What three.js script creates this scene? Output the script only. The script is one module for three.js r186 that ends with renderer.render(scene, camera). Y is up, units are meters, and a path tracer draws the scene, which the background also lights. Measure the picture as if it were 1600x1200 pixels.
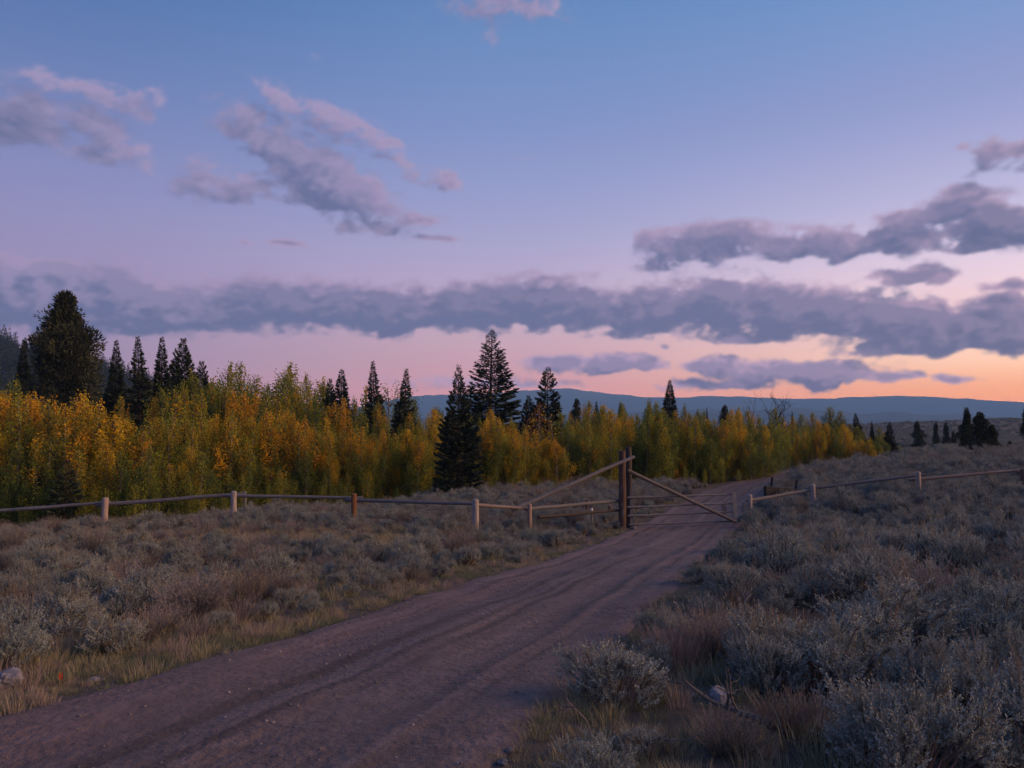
import * as THREE from 'three';
import { mergeGeometries } from 'three/addons/utils/BufferGeometryUtils.js';

// ---------------------------------------------------------------- camera, sky, sun, exposure
const EYE = 1.7, F = 1256, PITCH = Math.atan(60 / F);          // photograph 1600 x 1200, focal length in its pixels
const scene = new THREE.Scene();
const camera = new THREE.PerspectiveCamera(2 * Math.atan(600 / F) * 180 / Math.PI, 4 / 3, 0.1, 40000);
camera.position.set(0, EYE, 0); camera.rotation.set(PITCH, 0, 0);
const renderer = new THREE.WebGLRenderer({ antialias: true });
renderer.toneMapping = THREE.LinearToneMapping; renderer.toneMappingExposure = 1.2;
renderer.shadowMap.enabled = true;
const SUN_AZ = 95, SUN_EL = 11, SUN_I = 4.9;
const sun = new THREE.DirectionalLight(new THREE.Color().setRGB(1.0, 0.54, 0.22), SUN_I);
{ const a = SUN_AZ * Math.PI / 180, e = SUN_EL * Math.PI / 180;
  sun.position.set(Math.sin(a) * Math.cos(e), Math.sin(e), -Math.cos(a) * Math.cos(e)).multiplyScalar(300);
  sun.position.add(new THREE.Vector3(10, 0, -50)); sun.target.position.set(10, 0, -50); }
sun.castShadow = true; sun.shadow.radius = 110; sun.shadow.mapSize.set(4096, 4096);
Object.assign(sun.shadow.camera, { left: -140, right: 140, top: 80, bottom: -80, near: 1, far: 900 });
sun.name = 'sun'; scene.add(sun); scene.add(sun.target);

// ---------------------------------------------------------------- helpers: random, noise, projection
function rng(seed) { let s = seed >>> 0; return () => { s = (s + 0x6d2b79f5) | 0; let t = Math.imul(s ^ (s >>> 15), 1 | s); t = (t + Math.imul(t ^ (t >>> 7), 61 | t)) ^ t; return ((t ^ (t >>> 14)) >>> 0) / 4294967296; }; }
const PERM = new Uint8Array(512), GX = new Float32Array(256), GY = new Float32Array(256);
{ const r = rng(77); const p = [...Array(256).keys()]; for (let i = 255; i > 0; i--) { const j = Math.floor(r() * (i + 1)); [p[i], p[j]] = [p[j], p[i]]; } for (let i = 0; i < 512; i++) PERM[i] = p[i & 255]; for (let i = 0; i < 256; i++) { const a = r() * Math.PI * 2; GX[i] = Math.cos(a); GY[i] = Math.sin(a); } }
function noise(x, y) {                                         // gradient noise, about -1..1
  const fx = Math.floor(x), fy = Math.floor(y), X = fx & 255, Y = fy & 255; x -= fx; y -= fy;
  const u = x * x * x * (x * (x * 6 - 15) + 10), v = y * y * y * (y * (y * 6 - 15) + 10);
  const a = PERM[PERM[X] + Y], b = PERM[PERM[X + 1] + Y], c = PERM[PERM[X] + Y + 1], d = PERM[PERM[X + 1] + Y + 1];
  const n0 = GX[a] * x + GY[a] * y, n1 = GX[b] * (x - 1) + GY[b] * y, n2 = GX[c] * x + GY[c] * (y - 1), n3 = GX[d] * (x - 1) + GY[d] * (y - 1);
  return 1.5 * (n0 + u * (n1 - n0) + v * (n2 - n0 + u * (n3 - n2 - n1 + n0)));
}
function fbm(x, y, o = 4) { let s = 0, a = 0.5; for (let i = 0; i < o; i++) { s += a * noise(x, y); x = x * 2.03 + 17.1; y = y * 2.03 - 9.7; a *= 0.5; } return s; }
const clamp = (x, a = 0, b = 1) => Math.min(b, Math.max(a, x)), lerp = (a, b, t) => a + (b - a) * t;
const smooth = (a, b, x) => { const t = clamp((x - a) / (b - a)); return t * t * (3 - 2 * t); };
const V = (x, y, z) => new THREE.Vector3(x, y, z);
const lin = (c) => { c /= 255; return c <= 0.04045 ? c / 12.92 : ((c + 0.055) / 1.055) ** 2.4; };
const cp = Math.cos(PITCH), sp = Math.sin(PITCH);
function ray(px, py) { const x = px - 800, y = -(py - 600), z = -F; return [x, y * cp - z * sp, y * sp + z * cp]; }
function at(px, py, d) { const r = ray(px, py), k = d / -r[2]; return V(r[0] * k, EYE + r[1] * k, -d); }   // a sight line met d metres out
function project(p) { const y = p.y - EYE, Y = y * cp + p.z * sp, Z = -y * sp + p.z * cp; return [800 + F * p.x / -Z, 600 - F * Y / -Z]; }
const DEG = 180 / Math.PI;
const azel = (px, py) => { const r = ray(px, py); return [Math.atan2(r[0], -r[2]) * DEG, Math.atan2(r[1], Math.hypot(r[0], r[2])) * DEG]; };

// ---------------------------------------------------------------- sky: twilight air and clouds by azimuth and elevation
const skyEl = [0, 2.2, 4, 6.5, 10, 14, 20, 28, 45, 90];
const skyTable = {                                             // sRGB of the clear evening sky at those elevations
  '-180': [[146, 128, 158], [146, 128, 160], [144, 128, 164], [140, 128, 170], [134, 130, 176], [124, 130, 178], [102, 122, 176], [78, 112, 168], [62, 102, 164], [58, 98, 162]],
  '-90': [[150, 130, 160], [148, 130, 162], [142, 130, 166], [142, 132, 172], [138, 134, 178], [128, 134, 182], [104, 124, 178], [74, 112, 170], [60, 102, 166], [58, 98, 162]],
  '-33': [[162, 134, 164], [158, 134, 166], [148, 134, 168], [148, 136, 174], [148, 140, 182], [138, 140, 187], [112, 130, 182], [77, 114, 170], [60, 102, 166], [58, 98, 162]],
  '0': [[205, 148, 160], [202, 150, 164], [196, 155, 172], [192, 165, 186], [180, 166, 199], [158, 161, 203], [130, 148, 199], [100, 136, 189], [68, 112, 176], [58, 98, 162]],
  '33': [[232, 152, 128], [242, 170, 142], [253, 204, 180], [246, 206, 205], [228, 207, 226], [188, 184, 219], [147, 158, 206], [109, 146, 200], [74, 118, 182], [58, 98, 162]],
  '62': [[248, 168, 118], [255, 190, 136], [255, 214, 176], [252, 212, 204], [234, 212, 226], [196, 190, 220], [154, 163, 207], [113, 148, 201], [76, 119, 183], [58, 98, 162]],
  '95': [[248, 166, 118], [255, 188, 136], [255, 212, 176], [250, 210, 204], [230, 208, 224], [190, 186, 218], [149, 160, 206], [109, 145, 199], [74, 117, 182], [58, 98, 162]],
  '135': [[196, 146, 158], [192, 148, 162], [184, 150, 170], [176, 152, 180], [164, 152, 190], [148, 150, 194], [120, 138, 191], [88, 124, 180], [65, 107, 171], [58, 98, 162]],
};
const skyAz = [-180, -90, -33, 0, 33, 62, 95, 135, 180], skyCols = skyAz.map((a) => skyTable[a === 180 ? '-180' : String(a)]);
function clearAir(az, el, out) {
  let i = 0; while (i < skyAz.length - 2 && az > skyAz[i + 1]) i++;
  let j = 0; while (j < skyEl.length - 2 && el > skyEl[j + 1]) j++;
  const n = skyAz.length - 1, hermite = (p0, p1, p2, p3, t) => p1 + 0.5 * t * (p2 - p0 + t * (2 * p0 - 5 * p1 + 4 * p2 - p3 + t * (3 * (p1 - p2) + p3 - p0)));
  const ta = clamp((az - skyAz[i]) / (skyAz[i + 1] - skyAz[i])), te = clamp((el - skyEl[j]) / (skyEl[j + 1] - skyEl[j]));
  const sa = ta * ta * (3 - 2 * ta) * 0.5 + ta * 0.5;
  const c0 = skyCols[i], c1 = skyCols[i + 1], J = (k) => clamp(k, 0, skyEl.length - 1);
  for (let c = 0; c < 3; c++) {
    const v = (k) => lerp(c0[J(k)][c], c1[J(k)][c], sa);
    out[c] = hermite(v(j - 1), v(j), v(j + 1), v(j + 2), te);
  }
  return out;
}
// clouds: [x, y, half width, half height, weight, darkness] read off the photograph and turned into directions
const cloudSpots = [
  [15, 188, 88, 54, 1.0, .7], [165, 214, 80, 38, .95, .35, 30], [150, 146, 100, 24, .68, .3, 8], [222, 168, 30, 34, .7, .25], [150, 245, 60, 18, .7, .5], [60, 130, 50, 20, .6, .2],
  [515, 190, 118, 30, .92, .05, 22], [440, 160, 36, 20, .9, .05, 30], [590, 215, 44, 20, .8, .1, 20], [490, 265, 150, 48, 1.06, .42, 30], [400, 222, 66, 34, .9, .5, 28], [560, 305, 56, 30, 1.05, .3, 15], [500, 318, 56, 26, .85, .7, 20],
  [345, 300, 90, 30, .82, .5], [310, 262, 40, 34, .45, .4], [400, 290, 50, 22, .6, .6], [636, 262, 48, 18, .62, .35, 32], [702, 286, 40, 20, .85, .35, 30], [600, 356, 30, 13, .85, .7], [652, 345, 38, 13, .8, .6], [545, 358, 26, 12, .75, .6], [684, 373, 40, 7, .8, .6],
  [450, 382, 38, 9, .95, .7], [384, 382, 14, 7, .7, .7], [760, 330, 40, 24, .3, .5],
  [60, 430, 90, 26, .9, .2], [40, 465, 130, 44, 1.25, .75], [160, 462, 130, 40, 1.2, .7], [120, 498, 190, 24, 1.2, .85], [290, 490, 110, 32, 1.1, .75], [420, 478, 90, 38, 1.25, .9], [520, 480, 90, 28, 1.1, .9], [620, 488, 100, 32, 1.25, .95], [600, 512, 50, 14, .9, .8],
  [740, 482, 90, 32, 1.2, .95], [840, 468, 70, 28, 1.2, .95], [830, 498, 100, 20, 1, .9], [900, 478, 60, 26, 1.1, .9], [1000, 490, 90, 34, 1.25, .95], [1130, 480, 100, 38, 1.25, .9], [1110, 456, 50, 14, .8, .7], [1240, 488, 110, 34, 1.25, .95],
  [1370, 500, 120, 34, 1.2, .9], [1500, 515, 120, 32, 1.25, .95], [1460, 540, 160, 16, 1.1, .9], [1590, 520, 70, 36, 1.2, .95], [1590, 475, 60, 16, 1, .8], [1200, 522, 120, 14, .8, .8], [960, 525, 60, 10, .55, .6],
  [1060, 385, 60, 32, 1.05, .7], [1015, 372, 36, 16, .8, .6], [1025, 418, 42, 18, .9, .8], [1140, 382, 70, 40, 1.1, .75], [1130, 350, 46, 12, .7, .5], [1250, 385, 80, 30, 1.05, .8], [1230, 355, 46, 12, .6, .5], [1350, 385, 80, 26, 1.1, .85], [1400, 372, 70, 32, 1.1, .8], [1440, 338, 50, 20, .9, .6],
  [1545, 350, 68, 46, 1.2, .95], [1500, 312, 50, 24, 1, .8], [1540, 380, 70, 18, 1, .9], [1575, 240, 50, 26, 1.05, .7], [1640, 252, 50, 26, 1, .7], [1640, 352, 80, 44, 1.2, .95], [1690, 500, 100, 40, 1.2, .95], [1520, 228, 24, 10, .6, .5], [1530, 270, 24, 12, .5, .5], [1422, 432, 64, 17, 1.15, .85], [1585, 446, 44, 11, 1, .8], [925, 430, 20, 8, .5, .5],
  [930, 570, 100, 13, 1.1, .5], [860, 568, 40, 8, .8, .5], [985, 572, 50, 10, .9, .5], [960, 558, 40, 7, .7, .3], [1115, 574, 40, 14, 1.1, .55], [1260, 588, 110, 19, 1.2, .55], [1295, 576, 54, 14, 1, .4], [1190, 580, 50, 10, .8, .5], [1090, 603, 70, 11, .7, .4], [1150, 604, 50, 7, .7, .4], [1392, 590, 36, 8, 1, .55], [1486, 593, 38, 7, 1, .55], [1420, 588, 12, 5, .7, .5],
  [700, 598, 150, 15, .62, .5], [830, 600, 100, 10, .5, .5], [1030, 542, 14, 5, .7, .5], [1015, 530, 8, 5, .5, .5],
  [775, 8, 95, 52, .6, .0], [850, 12, 50, 28, .55, .0], [770, 55, 22, 26, .4, 0], [495, 95, 28, 18, .32, .2], [1574, 82, 30, 24, .34, .1], [818, 248, 50, 12, .38, .3], [930, 268, 30, 10, .25, .3], [640, 35, 20, 30, .22, .1],
].map(([x, y, rx, ry, w, k, turn = 0]) => { if (y < 400 && x < 900) { w *= y < 120 ? 1.4 : 1.08; } else if (y < 420 && x > 900) { rx *= .98; ry *= .95; } else if (y < 550) { ry *= x > 900 ? 1.08 : 1.2; w *= 1.12; } else if (x > 820) { ry *= 1.1; w *= 1.22; k = Math.max(k, .7); } const [a, e] = azel(x, y), [a2] = azel(x + rx, y), [, e2] = azel(x, y - ry); return [a, e, Math.abs(a2 - a), Math.abs(e2 - e), w, k, Math.cos(turn / DEG), Math.sin(turn / DEG)]; });
{ const r = rng(5);                                            // the same kinds of clouds go on round the rest of the sky
  for (let i = 0; i < 150; i++) { const a = 38 + r() * 284, k = r(), low = k < 0.55; cloudSpots.push([a > 180 ? a - 360 : a, low ? 5 + r() * 5 : 11 + r() * 18, low ? 3 + r() * 5 : 2 + r() * 2.5, low ? 0.8 + r() * 1.1 : 0.9 + r() * 1.2, 0.75 + r() * 0.4, low ? 0.8 : 0.5, 1, 0]); } }
const skyColumns = Array.from({ length: 360 }, (_, a) => cloudSpots.filter((s) => { const d = Math.abs(((a - 180 + 0.5 - s[0] + 540) % 360) - 180); return d < s[2] * 2.2 + 2; }));
function cloudDensity(az, el, res, octaves = 7) {
  const list = skyColumns[Math.floor(clamp(az + 180, 0, 359.9))];
  let m = 0, dark = 0, wsum = 1e-6;
  const wx = noise(az * 0.35 + 3, el * 0.7) * 0.9 + noise(az * 1.1, el * 1.9 + 9) * 0.32, wy = (noise(az * 0.4 - 7, el * 0.8 + 4) * 0.55 + noise(az * 1.2 + 20, el * 2.1) * 0.2);
  for (const s of list) {
    let dx = az + wx - s[0]; if (dx > 180) dx -= 360; if (dx < -180) dx += 360;
    let dy = el + wy * Math.min(1, s[3]) - s[1]; [dx, dy] = [(dx * s[6] - dy * s[7]) / s[2], (dy * s[6] + dx * s[7]) / s[3]]; if (dy < 0) dy *= 1.35;
    const q = dx * dx + dy * dy; if (q > 5) continue;
    const g = s[4] * Math.exp(-q * 0.9); m = Math.max(m, g) + Math.min(m, g) * 0.35; dark += g * s[5]; wsum += g;
  }
  res[0] = m; res[1] = dark / wsum;
  if (m < 0.05) return 0;
  let n = 0, a = 0.5, x = az * 0.54 + 31, y = el * 0.9 - 12; [x, y] = [x * .94 - y * .34, y * .94 + x * .34];
  for (let i = 0; i < octaves; i++) { const v = noise(x, y); n += a * (i < 2 ? 1 - 1.7 * Math.abs(v) : v * 1.15 + 0.3); x = x * (i < 2 ? 2.1 * 1.1 : 2.1) + 5.3; y = y * 2.1 + 1.7; a *= 0.5; }
  if (octaves < 7) n += a * .5; if (el < 6) n += .3 * noise(az * 1.9, el * 2.9) * smooth(6, 3.5, el);
  return m * (0.55 + 0.6 * n) + 0.14 * (n - 0.55) * smooth(0, 0.4, m);
}
const HAZE = 2.0e-4, AIR = [0.088, 0.137, 0.25];                // density of the haze per metre, and its brightness
function computeSky() {
  const W = 4096, H = 2048, data = new Float32Array(W * H * 4), c = [0, 0, 0], r1 = [0, 0], r2 = [0, 0];
  for (let row = 0; row < H; row++) {
    const el = ((row + 0.5) / H - 0.5) * 180;
    for (let col = 0; col < W; col++) {
      const o = (row * W + col) * 4; data[o + 3] = 1;
      if (el < -0.5) { data[o] = 0.1; data[o + 1] = 0.08; data[o + 2] = 0.11; continue; }
      let az = ((col + 0.5) / W - 0.5) * 360 + 90; if (az > 180) az -= 360;
      clearAir(az, Math.max(0, el), c);
      if (el < 42) {
        const d = cloudDensity(az, el, r1);
        if (d > 0.2) {
          const cover = smooth(0.18, lerp(0.85, 0.54, r1[1]), d) * (0.45 + 0.55 * smooth(0.15, 0.75, r1[0]));
          const dl = cloudDensity(az, el, r2, 2), d2 = cloudDensity(az + 0.8, el + 0.9, r2, 2), lit = clamp(0.42 + (dl - d2) * 1.0), thick = smooth(0.35, 1.0, dl);
          const toSun = Math.exp(-(((az - 75) / 60) ** 2));
          const low = 1 - smooth(6, 22, el);
          const base = [lerp(118, 88, r1[1]), lerp(122, 102, r1[1]), lerp(166, 142, r1[1])];
          const edge = [lerp(170, 182, toSun) + 6 * low, lerp(154, 160, toSun), lerp(190, 186, toSun)];
          const k = clamp(lit * 0.9 * (1 - 0.55 * thick * r1[1]) + 0.25 * (1 - thick) - 0.1);
          const glow = toSun * low * 12;
          for (let i = 0; i < 3; i++) { const cc = lerp(base[i], edge[i], k) + [glow, glow * 0.3, 0][i]; c[i] = lerp(c[i], cc, cover * 0.96); }
        }
      }
      for (let i = 0; i < 3; i++) data[o + i] = lin(c[i]);
      if (el < 12) { const g = Math.exp(-(((az - 92) / 30) ** 2) - (el / 5) ** 2) * 1.2; data[o] *= 1 + g; data[o + 1] *= 1 + g * 0.8; data[o + 2] *= 1 + g * 0.5; }   // brightest over the sunken sun
      const tau = HAZE * Math.min(26000, 450 / Math.tan(Math.max(el, 0.9) / DEG)), clear = Math.exp(-tau);      // the sky stands behind the low haze: what the haze takes and adds
      for (let i = 0; i < 3; i++) data[o + i] = Math.max(0.02, data[o + i] - AIR[i] * (1 - clear)) / clear / renderer.toneMappingExposure;
    }
  }
  const t = new THREE.DataTexture(data, W, H, THREE.RGBAFormat, THREE.FloatType);
  t.mapping = THREE.EquirectangularReflectionMapping; t.magFilter = t.minFilter = THREE.LinearFilter; t.needsUpdate = true;
  return t;
}
scene.background = computeSky(); scene.environment = scene.background;

// ---------------------------------------------------------------- objects: names and labels
const taken = {};
function numbered(name) { const n = taken[name] = (taken[name] ?? -1) + 1; return n ? name + '_' + String(n).padStart(3, '0') : name; }
function tag(o, label, category, group) { o.userData.label = label; o.userData.category = category; if (group) o.userData.group = group; return o; }
function thing(name, label, category, pos, group) { const o = new THREE.Group(); o.name = numbered(name); if (pos) o.position.copy(pos); scene.add(o); return tag(o, label, category, group); }
function part(name, geometry, material, parent, label) { const m = new THREE.Mesh(geometry, material); m.name = name; if (label) m.userData.label = label; parent.add(m); return m; }
function structure(name, geometry, material, label) { const m = new THREE.Mesh(geometry, material); m.name = name; m.userData.kind = 'structure'; if (label) m.userData.label = label; scene.add(m); return m; }
class Buf {                                                    // collects faces with colours
  constructor() { this.p = []; this.c = []; this.i = []; this.u = []; }
  v(x, y, z, c, u = 0, w = 0) { this.p.push(x, y, z); this.c.push(c[0], c[1], c[2]); this.u.push(u, w); return this.p.length / 3 - 1; }
  leaf(p, d, s, len, wid, c) {                                 // a pointed leaf: base p, along d, sideways s
    const n = this.p.length / 3, h = len * 0.45, w = wid * 0.5;
    this.v(p.x, p.y, p.z, c); this.v(p.x + d.x * h + s.x * w, p.y + d.y * h + s.y * w, p.z + d.z * h + s.z * w, c);
    this.v(p.x + d.x * len, p.y + d.y * len, p.z + d.z * len, c); this.v(p.x + d.x * h - s.x * w, p.y + d.y * h - s.y * w, p.z + d.z * h - s.z * w, c);
    this.i.push(n, n + 1, n + 2, n, n + 2, n + 3);
  }
  blade(p, d, s, len, wid, bend, c) {                          // a grass blade of three faces, bending over
    const n = this.p.length / 3, m = [d.x * 0.5 * len, d.y * 0.5 * len, d.z * 0.5 * len], e = [d.x * len + bend.x, d.y * len * 0.93 + bend.y, d.z * len + bend.z];
    this.v(p.x - s.x * wid, p.y, p.z - s.z * wid, c); this.v(p.x + s.x * wid, p.y, p.z + s.z * wid, c);
    this.v(p.x + m[0] + bend.x * .3 - s.x * wid * .7, p.y + m[1], p.z + m[2] + bend.z * .3 - s.z * wid * .7, c); this.v(p.x + m[0] + bend.x * .3 + s.x * wid * .7, p.y + m[1], p.z + m[2] + bend.z * .3 + s.z * wid * .7, c);
    this.v(p.x + e[0], p.y + e[1], p.z + e[2], c);
    this.i.push(n, n + 1, n + 3, n, n + 3, n + 2, n + 2, n + 3, n + 4);
  }
  tube(pts, radii, sides, col) {                               // a bent, tapering round stem
    const up = V(0, 1, 0), t = V(), a = V(), b = V(), n0 = this.p.length / 3;
    let run = 0;
    pts.forEach((p, k) => {
      t.subVectors(pts[Math.min(k + 1, pts.length - 1)], pts[Math.max(k - 1, 0)]).normalize();
      a.crossVectors(Math.abs(t.y) > 0.93 ? V(1, 0, 0) : up, t).normalize(); b.crossVectors(t, a);
      if (k) run += p.distanceTo(pts[k - 1]);
      for (let q = 0; q <= sides; q++) {
        const w = q / sides * Math.PI * 2, r = typeof radii === 'function' ? radii(k, q % sides, run) : radii[k], c = typeof col === 'function' ? col(k, q % sides, p, run) : col;
        this.v(p.x + (a.x * Math.cos(w) + b.x * Math.sin(w)) * r, p.y + (a.y * Math.cos(w) + b.y * Math.sin(w)) * r, p.z + (a.z * Math.cos(w) + b.z * Math.sin(w)) * r, c, q / sides * 0.5, run * 0.5);
      }
      if (k) for (let q = 0; q < sides; q++) { const e = n0 + (k - 1) * (sides + 1) + q, f = e + sides + 1; this.i.push(e, e + 1, f + 1, e, f + 1, f); }
    });
  }
  cap(pts, k, n, sides, flip, c) {                             // closes the end of the tube that began at vertex n
    const p = pts[k], m = this.v(p.x, p.y, p.z, c, .25, .25), e = n + k * (sides + 1), ring = [];
    for (let q = 0; q <= sides; q++) { const o = (e + q) * 3; ring.push(this.v(this.p[o], this.p[o + 1], this.p[o + 2], c, .25 + .1 * Math.cos(q), .25 + .1 * Math.sin(q))); }
    for (let q = 0; q < sides; q++) flip ? this.i.push(m, ring[q + 1], ring[q]) : this.i.push(m, ring[q], ring[q + 1]);
  }
  geometry(normals = true) {
    const g = new THREE.BufferGeometry();
    g.setAttribute('position', new THREE.Float32BufferAttribute(this.p, 3)); g.setAttribute('color', new THREE.Float32BufferAttribute(this.c, 3)); g.setAttribute('uv', new THREE.Float32BufferAttribute(this.u, 2));
    g.setIndex(this.i); g.computeVertexNormals(); return g;
  }
}
function noiseTexture(size, f, opts = {}) {                    // f(x, y in 0..1) -> [r, g, b] or grey, 0..1
  const d = new Uint8Array(size * size * 4);
  for (let y = 0; y < size; y++) for (let x = 0; x < size; x++) { let v = f(x / size, y / size); if (!Array.isArray(v)) v = [v, v, v]; const o = (y * size + x) * 4; for (let k = 0; k < 3; k++) d[o + k] = clamp(v[k]) * 255; d[o + 3] = 255; }
  const t = new THREE.DataTexture(d, size, size); t.wrapS = t.wrapT = THREE.RepeatWrapping; t.magFilter = THREE.LinearFilter; t.minFilter = THREE.LinearMipmapLinearFilter; t.generateMipmaps = true;
  if (opts.srgb) t.colorSpace = THREE.SRGBColorSpace; t.needsUpdate = true; return t;
}
const tile = (f, x, y, s) => { const u = x * s, v = y * s, a = smooth(0, 1, x), b = smooth(0, 1, y); return lerp(lerp(f(u, v), f(u - s, v), a), lerp(f(u, v - s), f(u - s, v - s), a), b); };   // repeats without a seam
const rs = rng(9);
const grit = Array.from({ length: 256 * 256 }, () => rs());
const gritAt = (x, y, s) => grit[(((y * s) | 0) & 255) * 256 + (((x * s) | 0) & 255)];
const soilMap = noiseTexture(1024, (x, y) => { const n = tile((u, v) => fbm(u, v, 5), x, y, 9), g = gritAt(x, y, 256), g2 = gritAt(y + .3, x, 512); const k = 0.62 + 0.42 * n + 0.16 * (g - .5) + 0.14 * (g2 - .5) + (g > .985 ? .25 : 0); return [k, k * .985, k * .97]; });
const soilBump = noiseTexture(1024, (x, y) => 0.5 + 0.5 * tile((u, v) => fbm(u, v, 6), x, y, 24) + (gritAt(x, y, 256) > .97 ? .25 : 0));
const woodMap = noiseTexture(512, (x, y) => { const n = tile((u, v) => fbm(u * 1, v * 0.11, 4), x, y, 26), k = tile((u, v) => fbm(u, v, 3), x, y, 6); const crack = smooth(.28, .4, tile((u, v) => Math.abs(fbm(u * 1.1 + 40, v * 0.06, 3)), x, y, 18)); return [0.72 + .38 * n + .16 * k - .35 * crack, 0.71 + .38 * n + .14 * k - .35 * crack, 0.70 + .38 * n + .12 * k - .34 * crack]; });
const leafMat = new THREE.MeshPhysicalMaterial({ vertexColors: true, side: THREE.DoubleSide, roughness: 0.85, transmission: 0.48, thickness: 0, specularIntensity: 0.35 }); leafMat.name = 'broad leaves';
const needleMat = new THREE.MeshStandardMaterial({ vertexColors: true, side: THREE.DoubleSide, roughness: 0.9 }); needleMat.name = 'needles';
const sageMat = new THREE.MeshPhysicalMaterial({ vertexColors: true, side: THREE.DoubleSide, roughness: 0.95, transmission: 0.2, thickness: 0, specularIntensity: 0.2 }); sageMat.name = 'sage leaves';
const barkMat = new THREE.MeshStandardMaterial({ vertexColors: true, roughness: 0.95, map: woodMap, bumpMap: woodMap, bumpScale: 0.01 }); barkMat.name = 'bark';
const woodMat = new THREE.MeshStandardMaterial({ vertexColors: true, roughness: 0.85, map: woodMap, bumpMap: woodMap, bumpScale: 0.012 }); woodMat.name = 'weathered wood';
const rockMat = new THREE.MeshStandardMaterial({ vertexColors: true, roughness: 0.9, map: soilMap, bumpMap: soilBump, bumpScale: 0.01 }); rockMat.name = 'rock';

// ---------------------------------------------------------------- terrain: a smooth surface through measured points (x, distance, metres below the eye)
const roadPoints = [[-7.4, -11], [-3.75, 0], [-2.0, 5], [0.35, 12], [3.1, 20], [6.75, 31], [12.2, 45], [19.9, 60], [27.5, 74], [34, 90], [36, 112], [30, 140]];
const G = [[-8, -12, 1.5], [0, 0, 1.68], [-3.75, 0, 1.75], [-2, 5, 2.06], [0.35, 12, 2.6], [3.1, 20, 3.2], [6.75, 31, 4.0], [12.2, 45, 4.1], [19.9, 60, 3.92], [27.5, 74, 4.3], [34, 90, 4.8],
  [8, -10, 1.2], [-20, -10, 1.8], [30, -5, 1.0], [-30, 8, 2.9],
  [-4.3, 6.9, 2.22], [-10, 15, 2.9], [-18, 18, 3.3], [-14, 27.5, 3.72], [-9.7, 28, 3.55], [-5.5, 28, 3.6], [-1.2, 26.3, 3.6], [0.6, 27.6, 3.85], [4.2, 30, 3.97], [-24, 27, 4.0],
  [-16, 34, 4.7], [-25, 40, 6.0], [-18, 46, 6.6], [-10, 36, 4.2], [-9, 46, 5.4], [-3, 40, 3.95], [0, 46, 4.0], [5, 45, 4.05], [9, 53, 4.15], [-42, 60, 6.8], [-20, 80, 6.0], [0, 80, 5.2], [15, 80, 5.0], [-100, 200, 5], [0, 200, 6], [0, 500, 9],
  [1.6, 6, 2.08], [4, 5, 1.9], [7, 6, 1.75], [10, 12, 2.0], [6, 14, 2.45], [7, 15, 2.5], [14, 18, 2.3], [20, 20, 2.1], [9.3, 31.5, 3.85], [12, 32, 3.45], [15.7, 31, 2.95], [19.7, 31, 2.75], [30, 30, 2.2],
  [20, 45, 3.05], [24.7, 62, 3.75], [31, 60, 3.0], [37, 58, 2.45], [45, 60, 2.2], [40, 85, 4.2], [55, 90, 3.6], [78, 150, 4.6], [100, 160, 4.2], [180, 380, 5.5], [260, 420, 4.2], [382, 800, 1.2], [250, 700, 3.5], [520, 800, -3], [0, 900, 9], [600, 1500, 22], [0, 3000, 32], [3000, 3000, 30], [-3000, 3000, 30], [0, 12000, 30], [12000, 6000, 30], [-12000, 6000, 30], [-9000, -3000, 20], [9000, -3000, 20]];
const warp = (x) => Math.asinh(x / 8), tps = (r2) => r2 < 1e-9 ? 0 : r2 * Math.log(r2);
const GP = G.map(([x, d, h]) => [warp(x), warp(d), h]);
const GW = (() => {
  const n = GP.length, N = n + 3, A = Array.from({ length: N }, () => new Float64Array(N + 1));
  for (let i = 0; i < n; i++) { for (let j = 0; j < n; j++) A[i][j] = tps((GP[i][0] - GP[j][0]) ** 2 + (GP[i][1] - GP[j][1]) ** 2) + (i === j ? 0.004 : 0); A[i][n] = A[n][i] = 1; A[i][n + 1] = A[n + 1][i] = GP[i][0]; A[i][n + 2] = A[n + 2][i] = GP[i][1]; A[i][N] = GP[i][2]; }
  for (let k = 0; k < N; k++) { let m = k; for (let i = k + 1; i < N; i++) if (Math.abs(A[i][k]) > Math.abs(A[m][k])) m = i; [A[k], A[m]] = [A[m], A[k]]; for (let i = 0; i < N; i++) if (i !== k) { const f = A[i][k] / A[k][k]; if (f) for (let j = k; j <= N; j++) A[i][j] -= f * A[k][j]; } }
  return A.map((r, i) => r[N] / r[i]);
})();
function ground(x, z) {                                        // y of the bare ground
  const u = warp(x), v = warp(-z), n = GP.length; let s = GW[n] + GW[n + 1] * u + GW[n + 2] * v;
  for (let i = 0; i < n; i++) s += GW[i] * tps((u - GP[i][0]) ** 2 + (v - GP[i][1]) ** 2);
  const r = Math.hypot(x, z);
  return EYE - s + 0.05 * noise(x * 0.6, z * 0.6) * smooth(2, 8, r) + 0.16 * noise(x * 0.13 + 5, z * 0.13) * smooth(12, 50, r) + 0.5 * noise(x * 0.02, z * 0.02) * smooth(120, 400, r);
}
const roadCurve = new THREE.CatmullRomCurve3(roadPoints.map(([x, d]) => V(x, 0, -d)), false, 'centripetal');
const roadLine = roadCurve.getSpacedPoints(900);
const roadHalf = (k) => 1.78 + 0.1 * noise(k * 0.03, 4);
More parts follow.
